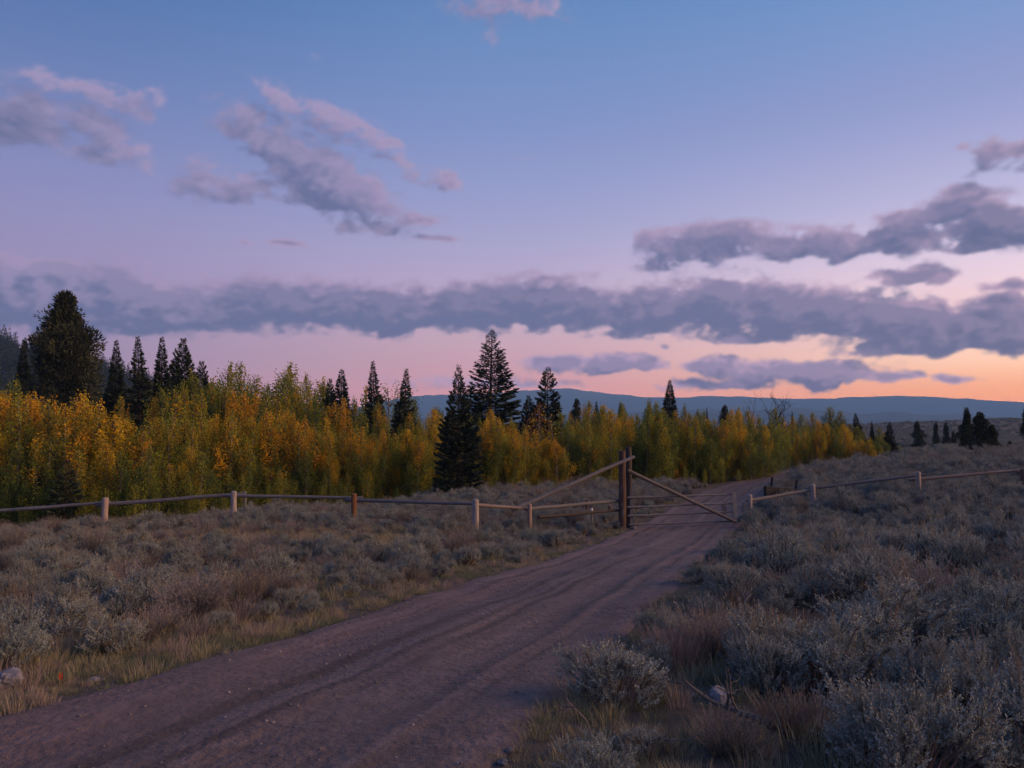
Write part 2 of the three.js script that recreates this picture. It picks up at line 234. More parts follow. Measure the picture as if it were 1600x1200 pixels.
function roadAt(x, z) { let best = 1e9, k = 0; for (let i = 0; i < roadLine.length; i += 6) { const q = (roadLine[i].x - x) ** 2 + (roadLine[i].z - z) ** 2; if (q < best) { best = q; k = i; } } const lo = Math.max(0, k - 6), hi = Math.min(roadLine.length - 1, k + 6); for (let i = lo; i <= hi; i++) { const q = (roadLine[i].x - x) ** 2 + (roadLine[i].z - z) ** 2; if (q < best) { best = q; k = i; } } const a = roadLine[Math.max(0, k - 1)], b = roadLine[Math.min(roadLine.length - 1, k + 1)], side = (x - roadLine[k].x) * -(b.z - a.z) + (z - roadLine[k].z) * (b.x - a.x); return [Math.sqrt(best) * Math.sign(side), k]; }   // signed distance from the middle, positive on the right

const groundMat = new THREE.MeshStandardMaterial({ vertexColors: true, map: soilMap, bumpMap: soilBump, bumpScale: 0.03, roughness: 1 }); groundMat.name = 'dry soil';
{ const b = new Buf(), NA = 420, rings = []; for (let r = 1.2; r < 26000; r *= r < 120 ? 1.026 : 1.06) rings.push(r);
  const soil = (x, z, r) => { const n = fbm(x * 0.16, z * 0.16, 4), m = fbm(x * 0.9 + 7, z * 0.9, 3), t = smooth(80, 300, r); const c = [0.085 + 0.04 * n + 0.035 * m, 0.066 + 0.03 * n + 0.03 * m, 0.05 + 0.022 * n + 0.02 * m], far = [0.16 + .05 * n, 0.15 + .045 * n, 0.12 + .04 * n]; return [0, 1, 2].map((k) => lerp(c[k] * 1.3, far[k] * .4, t)); };
  b.v(0, ground(0, 0), 0, soil(0, 0, 0));
  rings.forEach((r, k) => { for (let a = 0; a < NA; a++) {
    const w = a / NA * Math.PI * 2, x = Math.sin(w) * r, z = -Math.cos(w) * r; let y = ground(x, z);
    if (r < 150) { const [s] = roadAt(x, z); y -= 0.16 * (1 - smooth(1.2, 1.9, Math.abs(s))); }
    b.v(x, y, z, soil(x, z, r), x / 2.3, z / 2.3);
    const n = 1 + k * NA + a, e = 1 + k * NA + (a + 1) % NA; if (k) b.i.push(n - NA, e - NA, e, n - NA, e, n); else b.i.push(0, e, n);
  } });
  const m = structure('ground', b.geometry(), groundMat, 'dry brown soil under the sagebrush and grass'); m.material.side = THREE.DoubleSide; }

const roadMat = new THREE.MeshStandardMaterial({ vertexColors: true, map: soilMap, bumpMap: soilBump, bumpScale: 0.028, roughness: 0.97 }); roadMat.name = 'packed dirt';
function roadHeight(s, k) {                                    // height of the track over the ground, s metres from its middle
  const along = k * 0.18, rut = (c, w, d) => -d * Math.exp(-(((s - c - 0.1 * noise(along * 0.12, c)) / w) ** 2)) * (0.7 + 0.5 * noise(along * 0.35, c * 3));
  let y = 0.03 + rut(-0.86, 0.34, 0.034) + rut(0.78, 0.34, 0.036) + rut(-0.3, 0.09, 0.012) + rut(1.22, 0.09, 0.016) + rut(0.2, 0.08, 0.012) + 0.014 * Math.exp(-(((s + 0.05) / 0.3) ** 2)) + 0.022 * Math.exp(-(((s - 1.05) / 0.14) ** 2));
  y += 0.012 * noise(along * 0.4, s * 2.0) + 0.007 * noise(along * 2.1, s * 6) + 0.006 * noise(along * 5, s * 13);
  return y - 0.3 * smooth(-0.08, 0.55, Math.abs(s) - roadHalf(k) - 0.14 * noise(along * 0.45, Math.sign(s) * 5) - 0.05 * noise(along * 1.7, Math.sign(s) * 5));
}
{ const b = new Buf(), NS = 84, K = 900; const N = roadLine.length;
  for (let k = 0; k < N; k++) {
    const p = roadLine[k], q = roadLine[Math.min(N - 1, k + 1)], o = roadLine[Math.max(0, k - 1)], dx = q.x - o.x, dz = q.z - o.z, l = Math.hypot(dx, dz), nx = -dz / l, nz = dx / l;
    for (let j = 0; j <= NS; j++) {
      const s = (j / NS - 0.5) * 4.9, x = p.x + nx * s, z = p.z + nz * s, al = k * 0.18;
      const streak = fbm(al * 0.035, s * 2.6, 4), fine = fbm(al * 0.5 + 9, s * 5, 3), dust = smooth(-0.05, 0.3, streak + 0.15 * Math.cos(s * 4.2 + .6)), damp = smooth(0.05, 0.28, fbm(al * 0.028 + 30, s * 3.6 + 11, 4) - 0.05 * Math.abs(s));
      const e = clamp(0.84 + 0.22 * dust - 0.4 * damp + 0.26 * fine, .35, 1.5), red = smooth(0.3, -1.2, s) * .5 + .5;
      b.v(x, ground(x, z) + roadHeight(s, k), z, [0.232 * e * lerp(.94, 1.02, red), 0.166 * e * lerp(1.05, .98, red), 0.156 * e * lerp(1.1, 1, red)], x / 1.7, z / 1.7);
      if (k && j) { const n = k * (NS + 1) + j; b.i.push(n - 1 - NS - 1, n - NS - 1, n, n - 1 - NS - 1, n, n - 1); }
    }
  }
  const m = structure('dirt_road', b.geometry(), roadMat, 'rutted reddish dirt track running to the gate and over the rise'); m.material.side = THREE.DoubleSide; }

// ---------------------------------------------------------------- mountains and hill
const ridgeMat = new THREE.MeshStandardMaterial({ vertexColors: true, roughness: 1 }); ridgeMat.name = 'far slopes';
function ridge(name, label, line, d, depth, foot, seed, col) {  // a mountain range: crest through sight lines at distance d, slopes with spurs
  const b = new Buf(), NX = 420, NZ = 44, x0 = line[0][0], x1 = line[line.length - 1][0];
  const crest = (px) => { let i = 0; while (i < line.length - 2 && px > line[i + 1][0]) i++; const t = smooth(0, 1, (px - line[i][0]) / (line[i + 1][0] - line[i][0])); return lerp(line[i][1], line[i + 1][1], t); };
  for (let j = 0; j <= NZ; j++) for (let i = 0; i <= NX; i++) {
    const px = lerp(x0, x1, i / NX), t = j / NZ, s = t * 1.5, p = at(px, 660, d), top = at(px, crest(px), d).y, k = d * (1 - depth + depth * s) / d;
    const x = p.x * k, z = p.z * k, f = d / 9000, n = fbm(x / (900 * f) + seed, z / (900 * f), 5);
    const prof = s < 1 ? s ** 1.25 : 1 - (s - 1) * 1.5;
    const y = foot + (top - foot) * clamp(prof + n * 0.34 * Math.sin(clamp(s) * Math.PI) * 0.9, 0, 1.02) + (top - foot) * 0.025 * noise(px * 0.035 + seed, 3) * prof + (top - foot) * .012 * noise(px * 0.12, seed) * prof;
    const w = fbm(x / (500 * f) + 40, z / (500 * f) + seed, 4), m = smooth(-0.05, 0.2, w);
    b.v(x, y, z, [0, 1, 2].map((c) => lerp(col[0][c], col[1][c], m)));
    if (i && j) { const q = j * (NX + 1) + i; b.i.push(q - 1 - NX - 1, q - NX - 1, q, q - 1 - NX - 1, q, q - 1); }
  }
  const m = structure(name, b.geometry(), ridgeMat, label); m.material.side = THREE.DoubleSide; return m;
}
const forest = [0.028, 0.045, 0.034], meadow = [0.09, 0.092, 0.07];
ridge('mountains', 'long blue mountain range along the horizon', [[-700, 652], [-200, 645], [200, 655], [420, 650], [540, 640], [600, 626], [650, 618], [700, 616], [770, 614], [830, 609], [885, 606], [925, 611], [960, 615], [1010, 620], [1060, 621], [1110, 618], [1150, 619], [1200, 621], [1240, 623], [1290, 622], [1340, 620], [1400, 618], [1440, 619], [1500, 622], [1560, 626], [1600, 628], [1800, 632], [2300, 640]], 10500, 0.3, -20, 3, [forest, meadow]);
ridge('hills', 'lower blue foothills in front of the mountain range', [[500, 656], [800, 650], [950, 645], [1100, 640], [1180, 641], [1240, 637], [1300, 642], [1350, 646], [1400, 643], [1450, 648], [1510, 647], [1560, 651], [1600, 654], [1750, 650], [2100, 656]], 5200, 0.3, -22, 8, [[0.02, 0.034, 0.026], [0.05, 0.054, 0.04]]);
const hill = ridge('wooded_hill', 'dark wooded hillside rising at the left edge of the frame', [[-900, 470], [-400, 495], [-150, 514], [0, 540], [45, 546], [100, 562], [160, 580], [210, 598], [270, 622], [340, 640], [420, 655]], 620, 0.45, -6, 2, [[0.03, 0.04, 0.03], [0.07, 0.065, 0.05]]);
scene.fog = new THREE.FogExp2(new THREE.Color().setRGB(0.27, 0.58, 1.0), HAZE);

// ---------------------------------------------------------------- trees
const mixc = (a, b, t) => [lerp(a[0], b[0], t), lerp(a[1], b[1], t), lerp(a[2], b[2], t)];
const AUTUMN = { orange: [0.70, 0.385, 0.014], gold: [0.68, 0.47, 0.018], yellow: [0.46, 0.385, 0.024], lime: [0.33, 0.345, 0.032], green: [0.165, 0.22, 0.034], deep: [0.09, 0.145, 0.026], rust: [0.30, 0.13, 0.03] };
const vecOn = (r) => { const z = r() * 2 - 1, a = r() * Math.PI * 2, k = Math.sqrt(1 - z * z); return V(Math.cos(a) * k, z, Math.sin(a) * k); };
function sideOf(d, r) { return V().crossVectors(d, vecOn(r)).normalize(); }
// an aspen: h metres tall, crown w metres wide, base = height share where leaves begin; mix(t) -> colour name of a bough at height share t
function aspenShapes(seed, { h = 6, w = 2.15, base = 0.04, n = 8200, boughs = 60, mix, leaf = 0.078, loose = 0, bark = [0.36, 0.34, 0.28], peak = 0.36, steep = 1.05 }) {
  const r = rng(seed), L = new Buf(), T = new Buf(), lean = V((r() - .5) * .05, 0, (r() - .5) * .05), trunk = [], ph = r() * 9;
  const axis = (t) => V(lean.x * t * h + 0.035 * h * .4 * Math.sin(t * 5 + ph) * t, t * h, lean.z * t * h + 0.03 * h * .4 * Math.cos(t * 4 + ph) * t);
  for (let i = 0; i <= 12; i++) trunk.push(axis(i / 12 * 0.97));
  T.tube(trunk, (k) => 0.017 * h * (1.02 - k / 12) ** .9 * .75 + .006, 7, (k, q, p) => noise(p.y * 3.3, q) > .42 ? [0.07, 0.06, 0.05] : bark);
  const width = (t) => { const q = clamp((t - base) / (1 - base)); return w * 0.5 * (q < peak ? lerp(.62, 1, smooth(0, peak, q)) : (1 - ((q - peak) / (1 - peak)) ** 1.25)) + 0.03; };
  const list = []; let total = 0;
  for (let i = 0; i < boughs; i++) {
    const t = base * .6 + (1 - base * .6) * ((i + r()) / boughs) ** 0.92 * .97, a = i * 2.4 + r() * 1.3, reach = width(t) * (0.55 + 0.62 * r()), up = reach * lerp(steep, 1.75, t) * (0.7 + .6 * r()) + .05;
    const weight = reach * (0.4 + reach); list.push([t, a, reach, up, weight]); total += weight;
  }
  list.push([0.9, 0, .06, h * .1, .25], [0.82, 2, .12, h * .12, .3]); total += .55;
  for (const [t, a, reach, up, weight] of list) {
    const p0 = axis(Math.max(0.02, t - up / h * .6)), p2 = axis(Math.min(t, .98)).add(V(Math.cos(a) * reach, up * .4, Math.sin(a) * reach)); if (p2.y > h * 1.02) p2.y = h * (1 + .02 * r());
    const p1 = p0.clone().lerp(p2, .5).add(V(Math.cos(a) * reach * .14, -up * .08, Math.sin(a) * reach * .14));
    if (reach > .1) T.tube([p0, p1, p2], (k) => [0.0042, 0.003, 0.0012][k] * h, 4, [0.15, 0.125, 0.1]);
    const col = AUTUMN[mix(t, r, reach / (w * .5))], bn = Math.round(n * weight / total), tone = 0.8 + .4 * r();
    for (let i = 0; i < bn; i++) {
      const u = 0.18 + 0.86 * Math.sqrt(r()), q = u < .5 ? p0.clone().lerp(p1, u * 2) : p1.clone().lerp(p2, u * 2 - 1), s = (0.07 + .17 * reach) * (1 + loose) * (1.25 - .5 * u), g = () => (r() + r() + r() - 1.5) * s * 1.35;
      q.x += g(); q.z += g(); q.y += g() * 2.3; if (q.y < .04) q.y = .04 + r() * .1;
      const d = vecOn(r); d.y = d.y * .6 + .1; d.normalize();
      const k = tone * (0.8 + .4 * r()), o = r() < .1 ? AUTUMN[mix(clamp(t + .15), r, 1)] : col;
      L.leaf(q, d, sideOf(d, r), leaf * (0.75 + .6 * r()), leaf * (0.65 + .45 * r()), [o[0] * k, o[1] * k, o[2] * k]);
    }
  }
  return [T.geometry(), L.geometry()];
}
// a conifer: profile(t) = branch reach as a share of half its width at height share t
function coniferShapes(seed, { h = 12, w = 4, base = 0.06, gap = 0.3, per = 6, droop = 0.15, lift = 0.25, profile, spray = 0.34, fill = 1, col = [[0.024, 0.04, 0.022], [0.046, 0.064, 0.03]], dead = 0, ragged = .35, bare = 0 }) {
  const r = rng(seed), L = new Buf(), T = new Buf(), ph = r() * 9, axis = (t) => V(0.012 * h * Math.sin(t * 4 + ph) * t, t * h, 0.012 * h * Math.cos(t * 3 + ph) * t);
  const pts = []; for (let i = 0; i <= 14; i++) pts.push(axis(i / 14)); T.tube(pts, (k) => 0.014 * h * (1.005 - k / 14) + .003, 8, (k, q) => { const n = .8 + .4 * r(); return [0.085 * n, 0.062 * n, 0.05 * n]; });
  const levels = Math.round(h * (1 - base) / gap);
  for (let i = 0; i < levels; i++) {
    const a0 = r() * 7;
    for (let j = 0; j < per; j++) {
      const t = base + (1 - base) * Math.min(.995, (i + 1.15 * r()) / levels), a = a0 + j / per * Math.PI * 2 + (r() - .5) * .7, reach = w * .5 * profile(t) * (1 - ragged * r() * r() * 1.6) + .04; if (r() < .06 * ragged * 3) continue;
      const c = Math.cos(a), s = Math.sin(a), up = reach * lerp(-droop, lift + .6 * t, t) + .02 * h * .1, p0 = axis(t), p1 = p0.clone().add(V(c * reach * .55, up * .4 - reach * .05, s * reach * .55)), p2 = p0.clone().add(V(c * reach, up + reach * .05, s * reach));
      const isDead = t < bare * (0.7 + .6 * r());
      T.tube([p0, p1, p2], (k) => [0.022, 0.014, 0.004][k] * Math.min(1.4, .35 + reach * .5) + (isDead ? .006 : 0), 4, isDead ? [0.17, 0.12, 0.1] : [0.06, 0.045, 0.035]);
      if (isDead && r() < .85) { for (let m = 0; m < 5; m++) { const u = .3 + .7 * r(), q = p0.clone().lerp(p2, u), e = q.clone().add(V(c * .3 + (r() - .5) * .9, -.1 - r() * .35, s * .3 + (r() - .5) * .9)); T.tube([q, e], () => .012, 3, [0.19, 0.13, 0.11]); } continue; }
      const cnt = Math.max(6, Math.round(reach / spray * 13 * fill)), tone = .7 + .6 * r(), brown = r() < dead;
      for (let m = 0; m < cnt; m++) {
        const sz = spray * (.34 + .66 * Math.min(1, reach / (w * .3)));
        const u = 0.12 + 0.9 * Math.sqrt(r()), q = u < .55 ? p0.clone().lerp(p1, u / .55) : p1.clone().lerp(p2, (u - .55) / .45), f = (r() - .5) * 2, wid = reach * .26 * (1.15 - u * .75);
        q.x += -s * f * wid; q.z += c * f * wid; q.y += (r() - .55) * spray * .45;
        const d = V(c + -s * f * 1.0, lerp(-droop, lift, t) + .1 + (r() - .6) * .7, s + c * f * 1.0).normalize(), k = tone * (.7 + .6 * r()), o = brown ? [0.1, 0.06, 0.035] : mixc(col[0], col[1], r());
        L.leaf(q, d, sideOf(d, r), sz * (.6 + .7 * r()), sz * (.26 + .16 * r()), [o[0] * k, o[1] * k, o[2] * k]);
      }
    }
  }
  for (let m = 0; m < 14; m++) { const d = V((r() - .5) * .5, 1, (r() - .5) * .5).normalize(); L.leaf(axis(.95 + .05 * r()), d, sideOf(d, r), spray * .42, spray * .14, col[0]); }
  return [T.geometry(), L.geometry()];
}
// a full-crowned pine: boughs that end in bunches of needles
function pineShapes(seed, { h = 14, w = 7, base = 0.1, n = 120, bunch = 0.55, leaves = 80, needle = .26, profile, col = [[0.026, 0.038, 0.018], [0.056, 0.064, 0.028]] }) {
  const r = rng(seed), L = new Buf(), T = new Buf(), axis = (t) => V(.25 * Math.sin(t * 3 + seed), t * h * .97, .2 * Math.cos(t * 4 + seed)), pts = []; for (let i = 0; i <= 12; i++) pts.push(axis(i / 12)); T.tube(pts, (k) => .02 * h * (1.03 - k / 12), 9, [0.09, 0.062, 0.045]);
  for (let i = 0; i < n; i++) {
    const t = base + (1 - base) * ((i + r()) / n) ** .95, a = i * 2.4 + r(), reach = w * .5 * profile(t) * (.35 + .75 * Math.sqrt(r())), p0 = axis(Math.max(.05, t - .07)), p2 = axis(t).add(V(Math.cos(a) * reach, reach * .2 + (r() - .5) * .6, Math.sin(a) * reach)), p1 = p0.clone().lerp(p2, .55).add(V(0, -.15, 0)); if (p2.y > h) p2.y = h - .1 * r();
    T.tube([p0, p1, p2], (k) => [.055, .035, .012][k] * Math.min(1.2, .4 + reach * .3), 5, [0.08, 0.058, 0.045]);
    const tone = .65 + .7 * r(), bs = bunch * (.7 + .6 * r()) * (reach < .5 ? .7 : 1);
    for (let b = 0; b < 3; b++) { const c = b ? p0.clone().lerp(p2, .5 + .5 * r()).add(vecOn(r).multiplyScalar(bs * .8)) : p2.clone();
      for (let m = 0; m < leaves / (b ? 1.7 : 1); m++) { const o = vecOn(r), k = Math.cbrt(r()) * bs, q = c.clone().add(V(o.x * k, o.y * k * .72, o.z * k)), d = o.clone().multiplyScalar(.8).add(V(Math.cos(a) * .3, .5 * r(), Math.sin(a) * .3)).normalize(), e = tone * (.7 + .6 * r()), cc = mixc(col[0], col[1], r()); L.leaf(q, d, sideOf(d, r), needle * (.7 + .6 * r()), needle * .36, [cc[0] * e, cc[1] * e, cc[2] * e]); } }
  }
  return [T.geometry(), L.geometry()];
}
function bareShapes(seed, { h = 8, spread = 2.6, n = 7, col = [0.085, 0.065, 0.065] }) {   // a leafless tree: forking limbs and twigs
  const r = rng(seed), T = new Buf();
  const grow = (p, d, len, rad, depth) => { const pts = [p]; let q = p, e = d.clone(); for (let k = 0; k < 4; k++) { e = e.clone().add(vecOn(r).multiplyScalar(.22)).add(V(0, .06, 0)).normalize(); q = q.clone().addScaledVector(e, len / 4); pts.push(q); } T.tube(pts, (k) => rad * (1 - .14 * k), depth > 2 ? 7 : 4, col); if (!depth) return; const c = depth > 2 ? 4 : 3; for (let k = 0; k < c; k++) { const s = pts[Math.min(4, 2 + Math.floor(r() * 3))], o = e.clone().add(vecOn(r).multiplyScalar(.85)).add(V(0, .12, 0)).normalize(); grow(s, o, len * (.5 + .22 * r()), rad * .5, depth - 1); } };
  grow(V(0, 0, 0), V(.03, 1, .02), h * .42, .015 * h, 4); return [T.geometry()];
}
const pick = (...p) => (t, r) => { let k = r(); for (const [w, c] of p) { const x = typeof w === 'function' ? w(t) : w; if (k < x) return c; k -= x; } return p[p.length - 1][1]; };
const ASPEN = {
  orange: [11, 12, 13].map((s) => aspenShapes(s, { mix: pick([(t) => .06 + .62 * smooth(.35, .85, t), 'orange'], [.2, 'gold'], [(t) => .5 * (1 - t), 'lime'], [1, 'green']) })),
  gold: [21, 22].map((s) => aspenShapes(s, { w: 1.9, base: .13, mix: pick([(t) => .3 + .3 * t, 'gold'], [.15, 'orange'], [.25, 'yellow'], [1, 'lime']) })),
  mixed: [31, 32, 33].map((s) => aspenShapes(s, { w: 2.05, mix: pick([(t) => .28 * smooth(.35, .85, t), 'orange'], [(t) => .12 + .2 * t, 'yellow'], [.4, 'lime'], [1, 'green']) })),
  green: [41, 42, 43].map((s) => aspenShapes(s, { w: 2.05, mix: pick([(t) => .22 * t, 'yellow'], [.3, 'lime'], [(t) => .35, 'green'], [1, 'deep']) })),
  tall: [51, 52, 53].map((s) => aspenShapes(s, { h: 9, w: 2.1, base: .2, n: 6000, boughs: 40, loose: .5, leaf: .11, mix: pick([(t) => .15 * t, 'yellow'], [.35, 'lime'], [1, 'green']), peak: .5 })),
  loose: [61].map((s) => aspenShapes(s, { h: 9, w: 4.6, base: .25, n: 4200, boughs: 30, loose: .2, leaf: .12, steep: .9, mix: pick([.1, 'lime'], [1, 'green']), peak: .55 })),
  shrub: [71, 72].map((s) => aspenShapes(s, { steep: .8, h: 2, w: 2.4, base: .02, n: 1500, boughs: 34, leaf: .09, mix: pick([.22, 'yellow'], [.45, 'lime'], [1, 'green']), peak: .3 })),
  rust: [81].map((s) => aspenShapes(s, { h: 5, w: 2.6, base: .15, n: 1100, boughs: 30, loose: .3, leaf: .12, mix: pick([.7, 'rust'], [1, 'gold']) })),
};
const protos = new Map();
function tree(kind, shapes, name, label, category, p, h, w0, w1, turn, group) {    // p = foot; the built shapes are scaled to height h and width
  let o;
  if (protos.has(shapes)) { o = protos.get(shapes).clone(); o.name = numbered(name); scene.add(o); o.userData = {}; }
  else { o = new THREE.Group(); o.name = numbered(name); scene.add(o); part('trunk', shapes[0], barkMat, o); if (shapes[1]) part('crown', shapes[1], kind === 'leaf' ? leafMat : needleMat, o); protos.set(shapes, o); }
  shapes[0].computeBoundingBox(); const H = Math.max(shapes[0].boundingBox.max.y, 0.1);
  o.position.copy(p); o.scale.set(w0, h / H, w1); o.rotation.set(0, turn, 0); return tag(o, label, category, group);
}
function foot(px, d) { const x = (px - 800) / F * d; return V(x, ground(x, -d) - 0.06, -d); }
const topY = (px, py, d) => at(px, py, d).y;
// rows of aspens: along sight lines px0..px1, at distances d, tops along a broken line
const prof = (pts) => (x) => { let i = 0; while (i < pts.length - 2 && x > pts[i + 1][0]) i++; return lerp(pts[i][1], pts[i + 1][1], clamp((x - pts[i][0]) / (pts[i + 1][0] - pts[i][0]))); };
const ar = rng(2024);
const topFront = prof([[-120, 600], [0, 622], [60, 618], [130, 628], [200, 652], [250, 660], [330, 655], [380, 648], [470, 655], [520, 662], [560, 672], [620, 690], [680, 672], [745, 660], [800, 655], [850, 690], [880, 668], [930, 672], [960, 660]]);
const topMid = prof([[-120, 580], [0, 602], [20, 600], [60, 628], [170, 630], [260, 620], [300, 610], [350, 606], [430, 614], [480, 622], [560, 632], [640, 648], [700, 650], [760, 652], [830, 650], [900, 648], [960, 640]]);
const topBack = prof([[-100, 540], [0, 565], [14, 560], [20, 600], [250, 604], [330, 588], [365, 578], [400, 586], [430, 580], [480, 584], [510, 592], [560, 606], [600, 612], [650, 632], [720, 640], [800, 640], [870, 640], [960, 634]]);
const topRight = prof([[940, 650], [1000, 641], [1060, 650], [1110, 646], [1160, 652], [1215, 662]]), topRightBack = prof([[930, 640], [1000, 633], [1050, 642], [1100, 640], [1160, 642], [1220, 652]]);
const topFar = prof([[1205, 668], [1240, 662], [1290, 660], [1340, 674], [1380, 690], [1402, 706]]), topFarBack = prof([[1200, 650], [1260, 652], [1300, 648], [1350, 668], [1390, 690]]);
const lowShrub = prof([[1395, 700], [1430, 705], [1460, 700], [1510, 706]]);
const pending = [];                                            // labels given at the end, so that look-alikes can be told apart
const places = [[-999, 30, 'at left frame edge'], [30, 95, 'under huge conifer left side'], [95, 155, 'under huge conifer right side'], [155, 198, 'under first narrow fir'], [198, 235, 'under low reaching fir'], [235, 272, 'under slim fir'], [272, 330, 'under two loose pines'], [330, 385, 'behind second fence post'], [385, 450, 'right of second fence post'], [450, 520, 'left of orange stained post'], [520, 562, 'behind orange stained post'], [562, 608, 'under thin spired fir'], [608, 655, 'under halfway fir'], [655, 692, 'just left of foreground fir'], [692, 745, 'behind foreground fir'], [745, 790, 'under tallest spruce'], [790, 832, 'right of tallest spruce'], [832, 872, 'under leaning fir'], [872, 915, 'over brace pole middle'], [915, 962, 'just left of gate posts'], [962, 1005, 'right behind gate posts'], [1005, 1060, 'under lone small fir'], [1060, 1110, 'over gate middle'], [1110, 1160, 'over gate latch end'], [1160, 1218, 'under leafless tree'], [1218, 1262, 'where the road disappears'], [1262, 1310, 'in far stand middle'], [1310, 1352, 'just left of far fir'], [1352, 1404, 'at far stand right tip'], [1404, 1460, 'past the last aspens'], [1460, 2999, 'beside dark junipers']];
const looks = { orange: 'orange topped', gold: 'golden', mixed: 'green and amber', green: 'yellowish green', tall: 'tall thin green', loose: 'loose open', shrub: 'low yellow green', rust: 'rust brown' };
function row(x0, x1, n, d, jd, top, kinds, where, name = 'aspen', wide = 1, fixed = '') {
  for (let i = 0; i < n; i++) {
    const px = lerp(x0, x1, (i + .15 + .7 * ar()) / n), dd = typeof d === 'function' ? d(px) + (ar() - .5) * jd : d + (ar() - .5) * jd, kind = kinds[Math.floor(ar() * kinds.length)], set = ASPEN[kind], shapes = set[Math.floor(ar() * set.length)], p = foot(px, dd);
    const h = Math.max(.9, topY(px, top(px) + (ar() - .42) * 34, dd) - p.y), k = (h / 6) ** .62 * (0.72 + .62 * ar()) * wide * (kind === 'tall' || kind === 'loose' ? .85 : 1);
    const o = tree('leaf', shapes, name, fixed, name === 'aspen' ? 'aspen tree' : 'shrub', p, h, k, k * (.9 + .2 * ar()), ar() * 6.28);
    if (!fixed) pending.push([o, px, looks[kind], { aspen: 'aspen', willow_shrub: 'willow', aspen_sucker: 'sucker bush' }[name], where + ' ' + places.find((q) => px < q[1])[2]]);
  }
}
const dF = prof([[-120, 43], [100, 42], [250, 43], [400, 46], [600, 48], [850, 50], [960, 53]]);
row(-45, 205, 22, dF, 4, topFront, ['orange', 'orange', 'gold', 'orange', 'mixed'], 'in front row');
row(-60, 210, 8, (x) => dF(x) - 3.2, 1.5, (x) => topFront(x) + 62, ['green', 'mixed', 'gold'], 'at grove edge');
row(195, 345, 16, dF, 4, topFront, ['mixed', 'green', 'mixed', 'gold'], 'in front row');
row(205, 330, 5, (x) => dF(x) - 3, 1.5, (x) => topFront(x) + 50, ['mixed', 'gold', 'green'], 'at grove edge');
row(335, 565, 27, dF, 4, topFront, ['orange', 'orange', 'mixed', 'orange', 'gold'], 'in front row');
row(340, 560, 7, (x) => dF(x) - 3, 1.5, (x) => topFront(x) + 62, ['green', 'mixed'], 'at grove edge');
row(560, 690, 15, dF, 4, topFront, ['gold', 'mixed', 'orange', 'gold', 'mixed'], 'in front row');
row(748, 872, 16, dF, 4, topFront, ['orange', 'gold', 'orange', 'mixed'], 'in front row');
row(872, 965, 12, dF, 4, topFront, ['mixed', 'green', 'mixed'], 'in front row');
row(-45, 200, 12, (x) => dF(x) + 9, 5, topMid, ['mixed', 'green', 'orange', 'gold'], 'in second row');
row(230, 560, 22, (x) => dF(x) + 9, 5, topMid, ['mixed', 'green', 'orange', 'mixed'], 'in second row');
row(560, 960, 22, (x) => dF(x) + 9, 5, topMid, ['mixed', 'green', 'gold'], 'in second row');
row(-40, 22, 3, 70, 6, topBack, ['mixed', 'green'], 'in back row');
row(260, 520, 17, 72, 8, topBack, ['tall', 'tall', 'green', 'tall'], 'in back row');
row(540, 960, 17, 74, 8, topBack, ['tall', 'mixed', 'green'], 'in back row');
row(950, 1212, 24, (x) => lerp(53, 60, (x - 950) / 262), 4, topRight, ['green', 'mixed', 'green', 'gold', 'mixed'], 'in front row');
row(1000, 1205, 8, (x) => lerp(52, 58, (x - 950) / 262), 2, (x) => topRight(x) + 34, ['green', 'green', 'gold'], 'at grove edge');
row(930, 1222, 20, (x) => lerp(62, 70, (x - 930) / 292), 5, topRightBack, ['green', 'green', 'mixed'], 'in back row');
row(1222, 1402, 20, 80, 6, topFar, ['green', 'green', 'gold', 'mixed', 'gold'], 'in front row');
row(1212, 1390, 13, 90, 8, topFarBack, ['mixed', 'green', 'gold'], 'in back row', 'aspen', 1.1);
row(1398, 1515, 13, 84, 6, lowShrub, ['shrub'], 'growing', 'willow_shrub', 1.1);
row(-40, 960, 40, (x) => dF(x) - 4.2, 1.4, (x) => 757 + 8 * noise(x * .05, 2) + 18 * smooth(300, 0, x), ['shrub'], 'at grove foot', 'aspen_sucker', .55);
row(950, 1200, 12, (x) => lerp(50.5, 57, (x - 950) / 262), 1, (x) => lerp(748, 728, (x - 950) / 250), ['shrub'], 'at grove foot', 'aspen_sucker', .55);

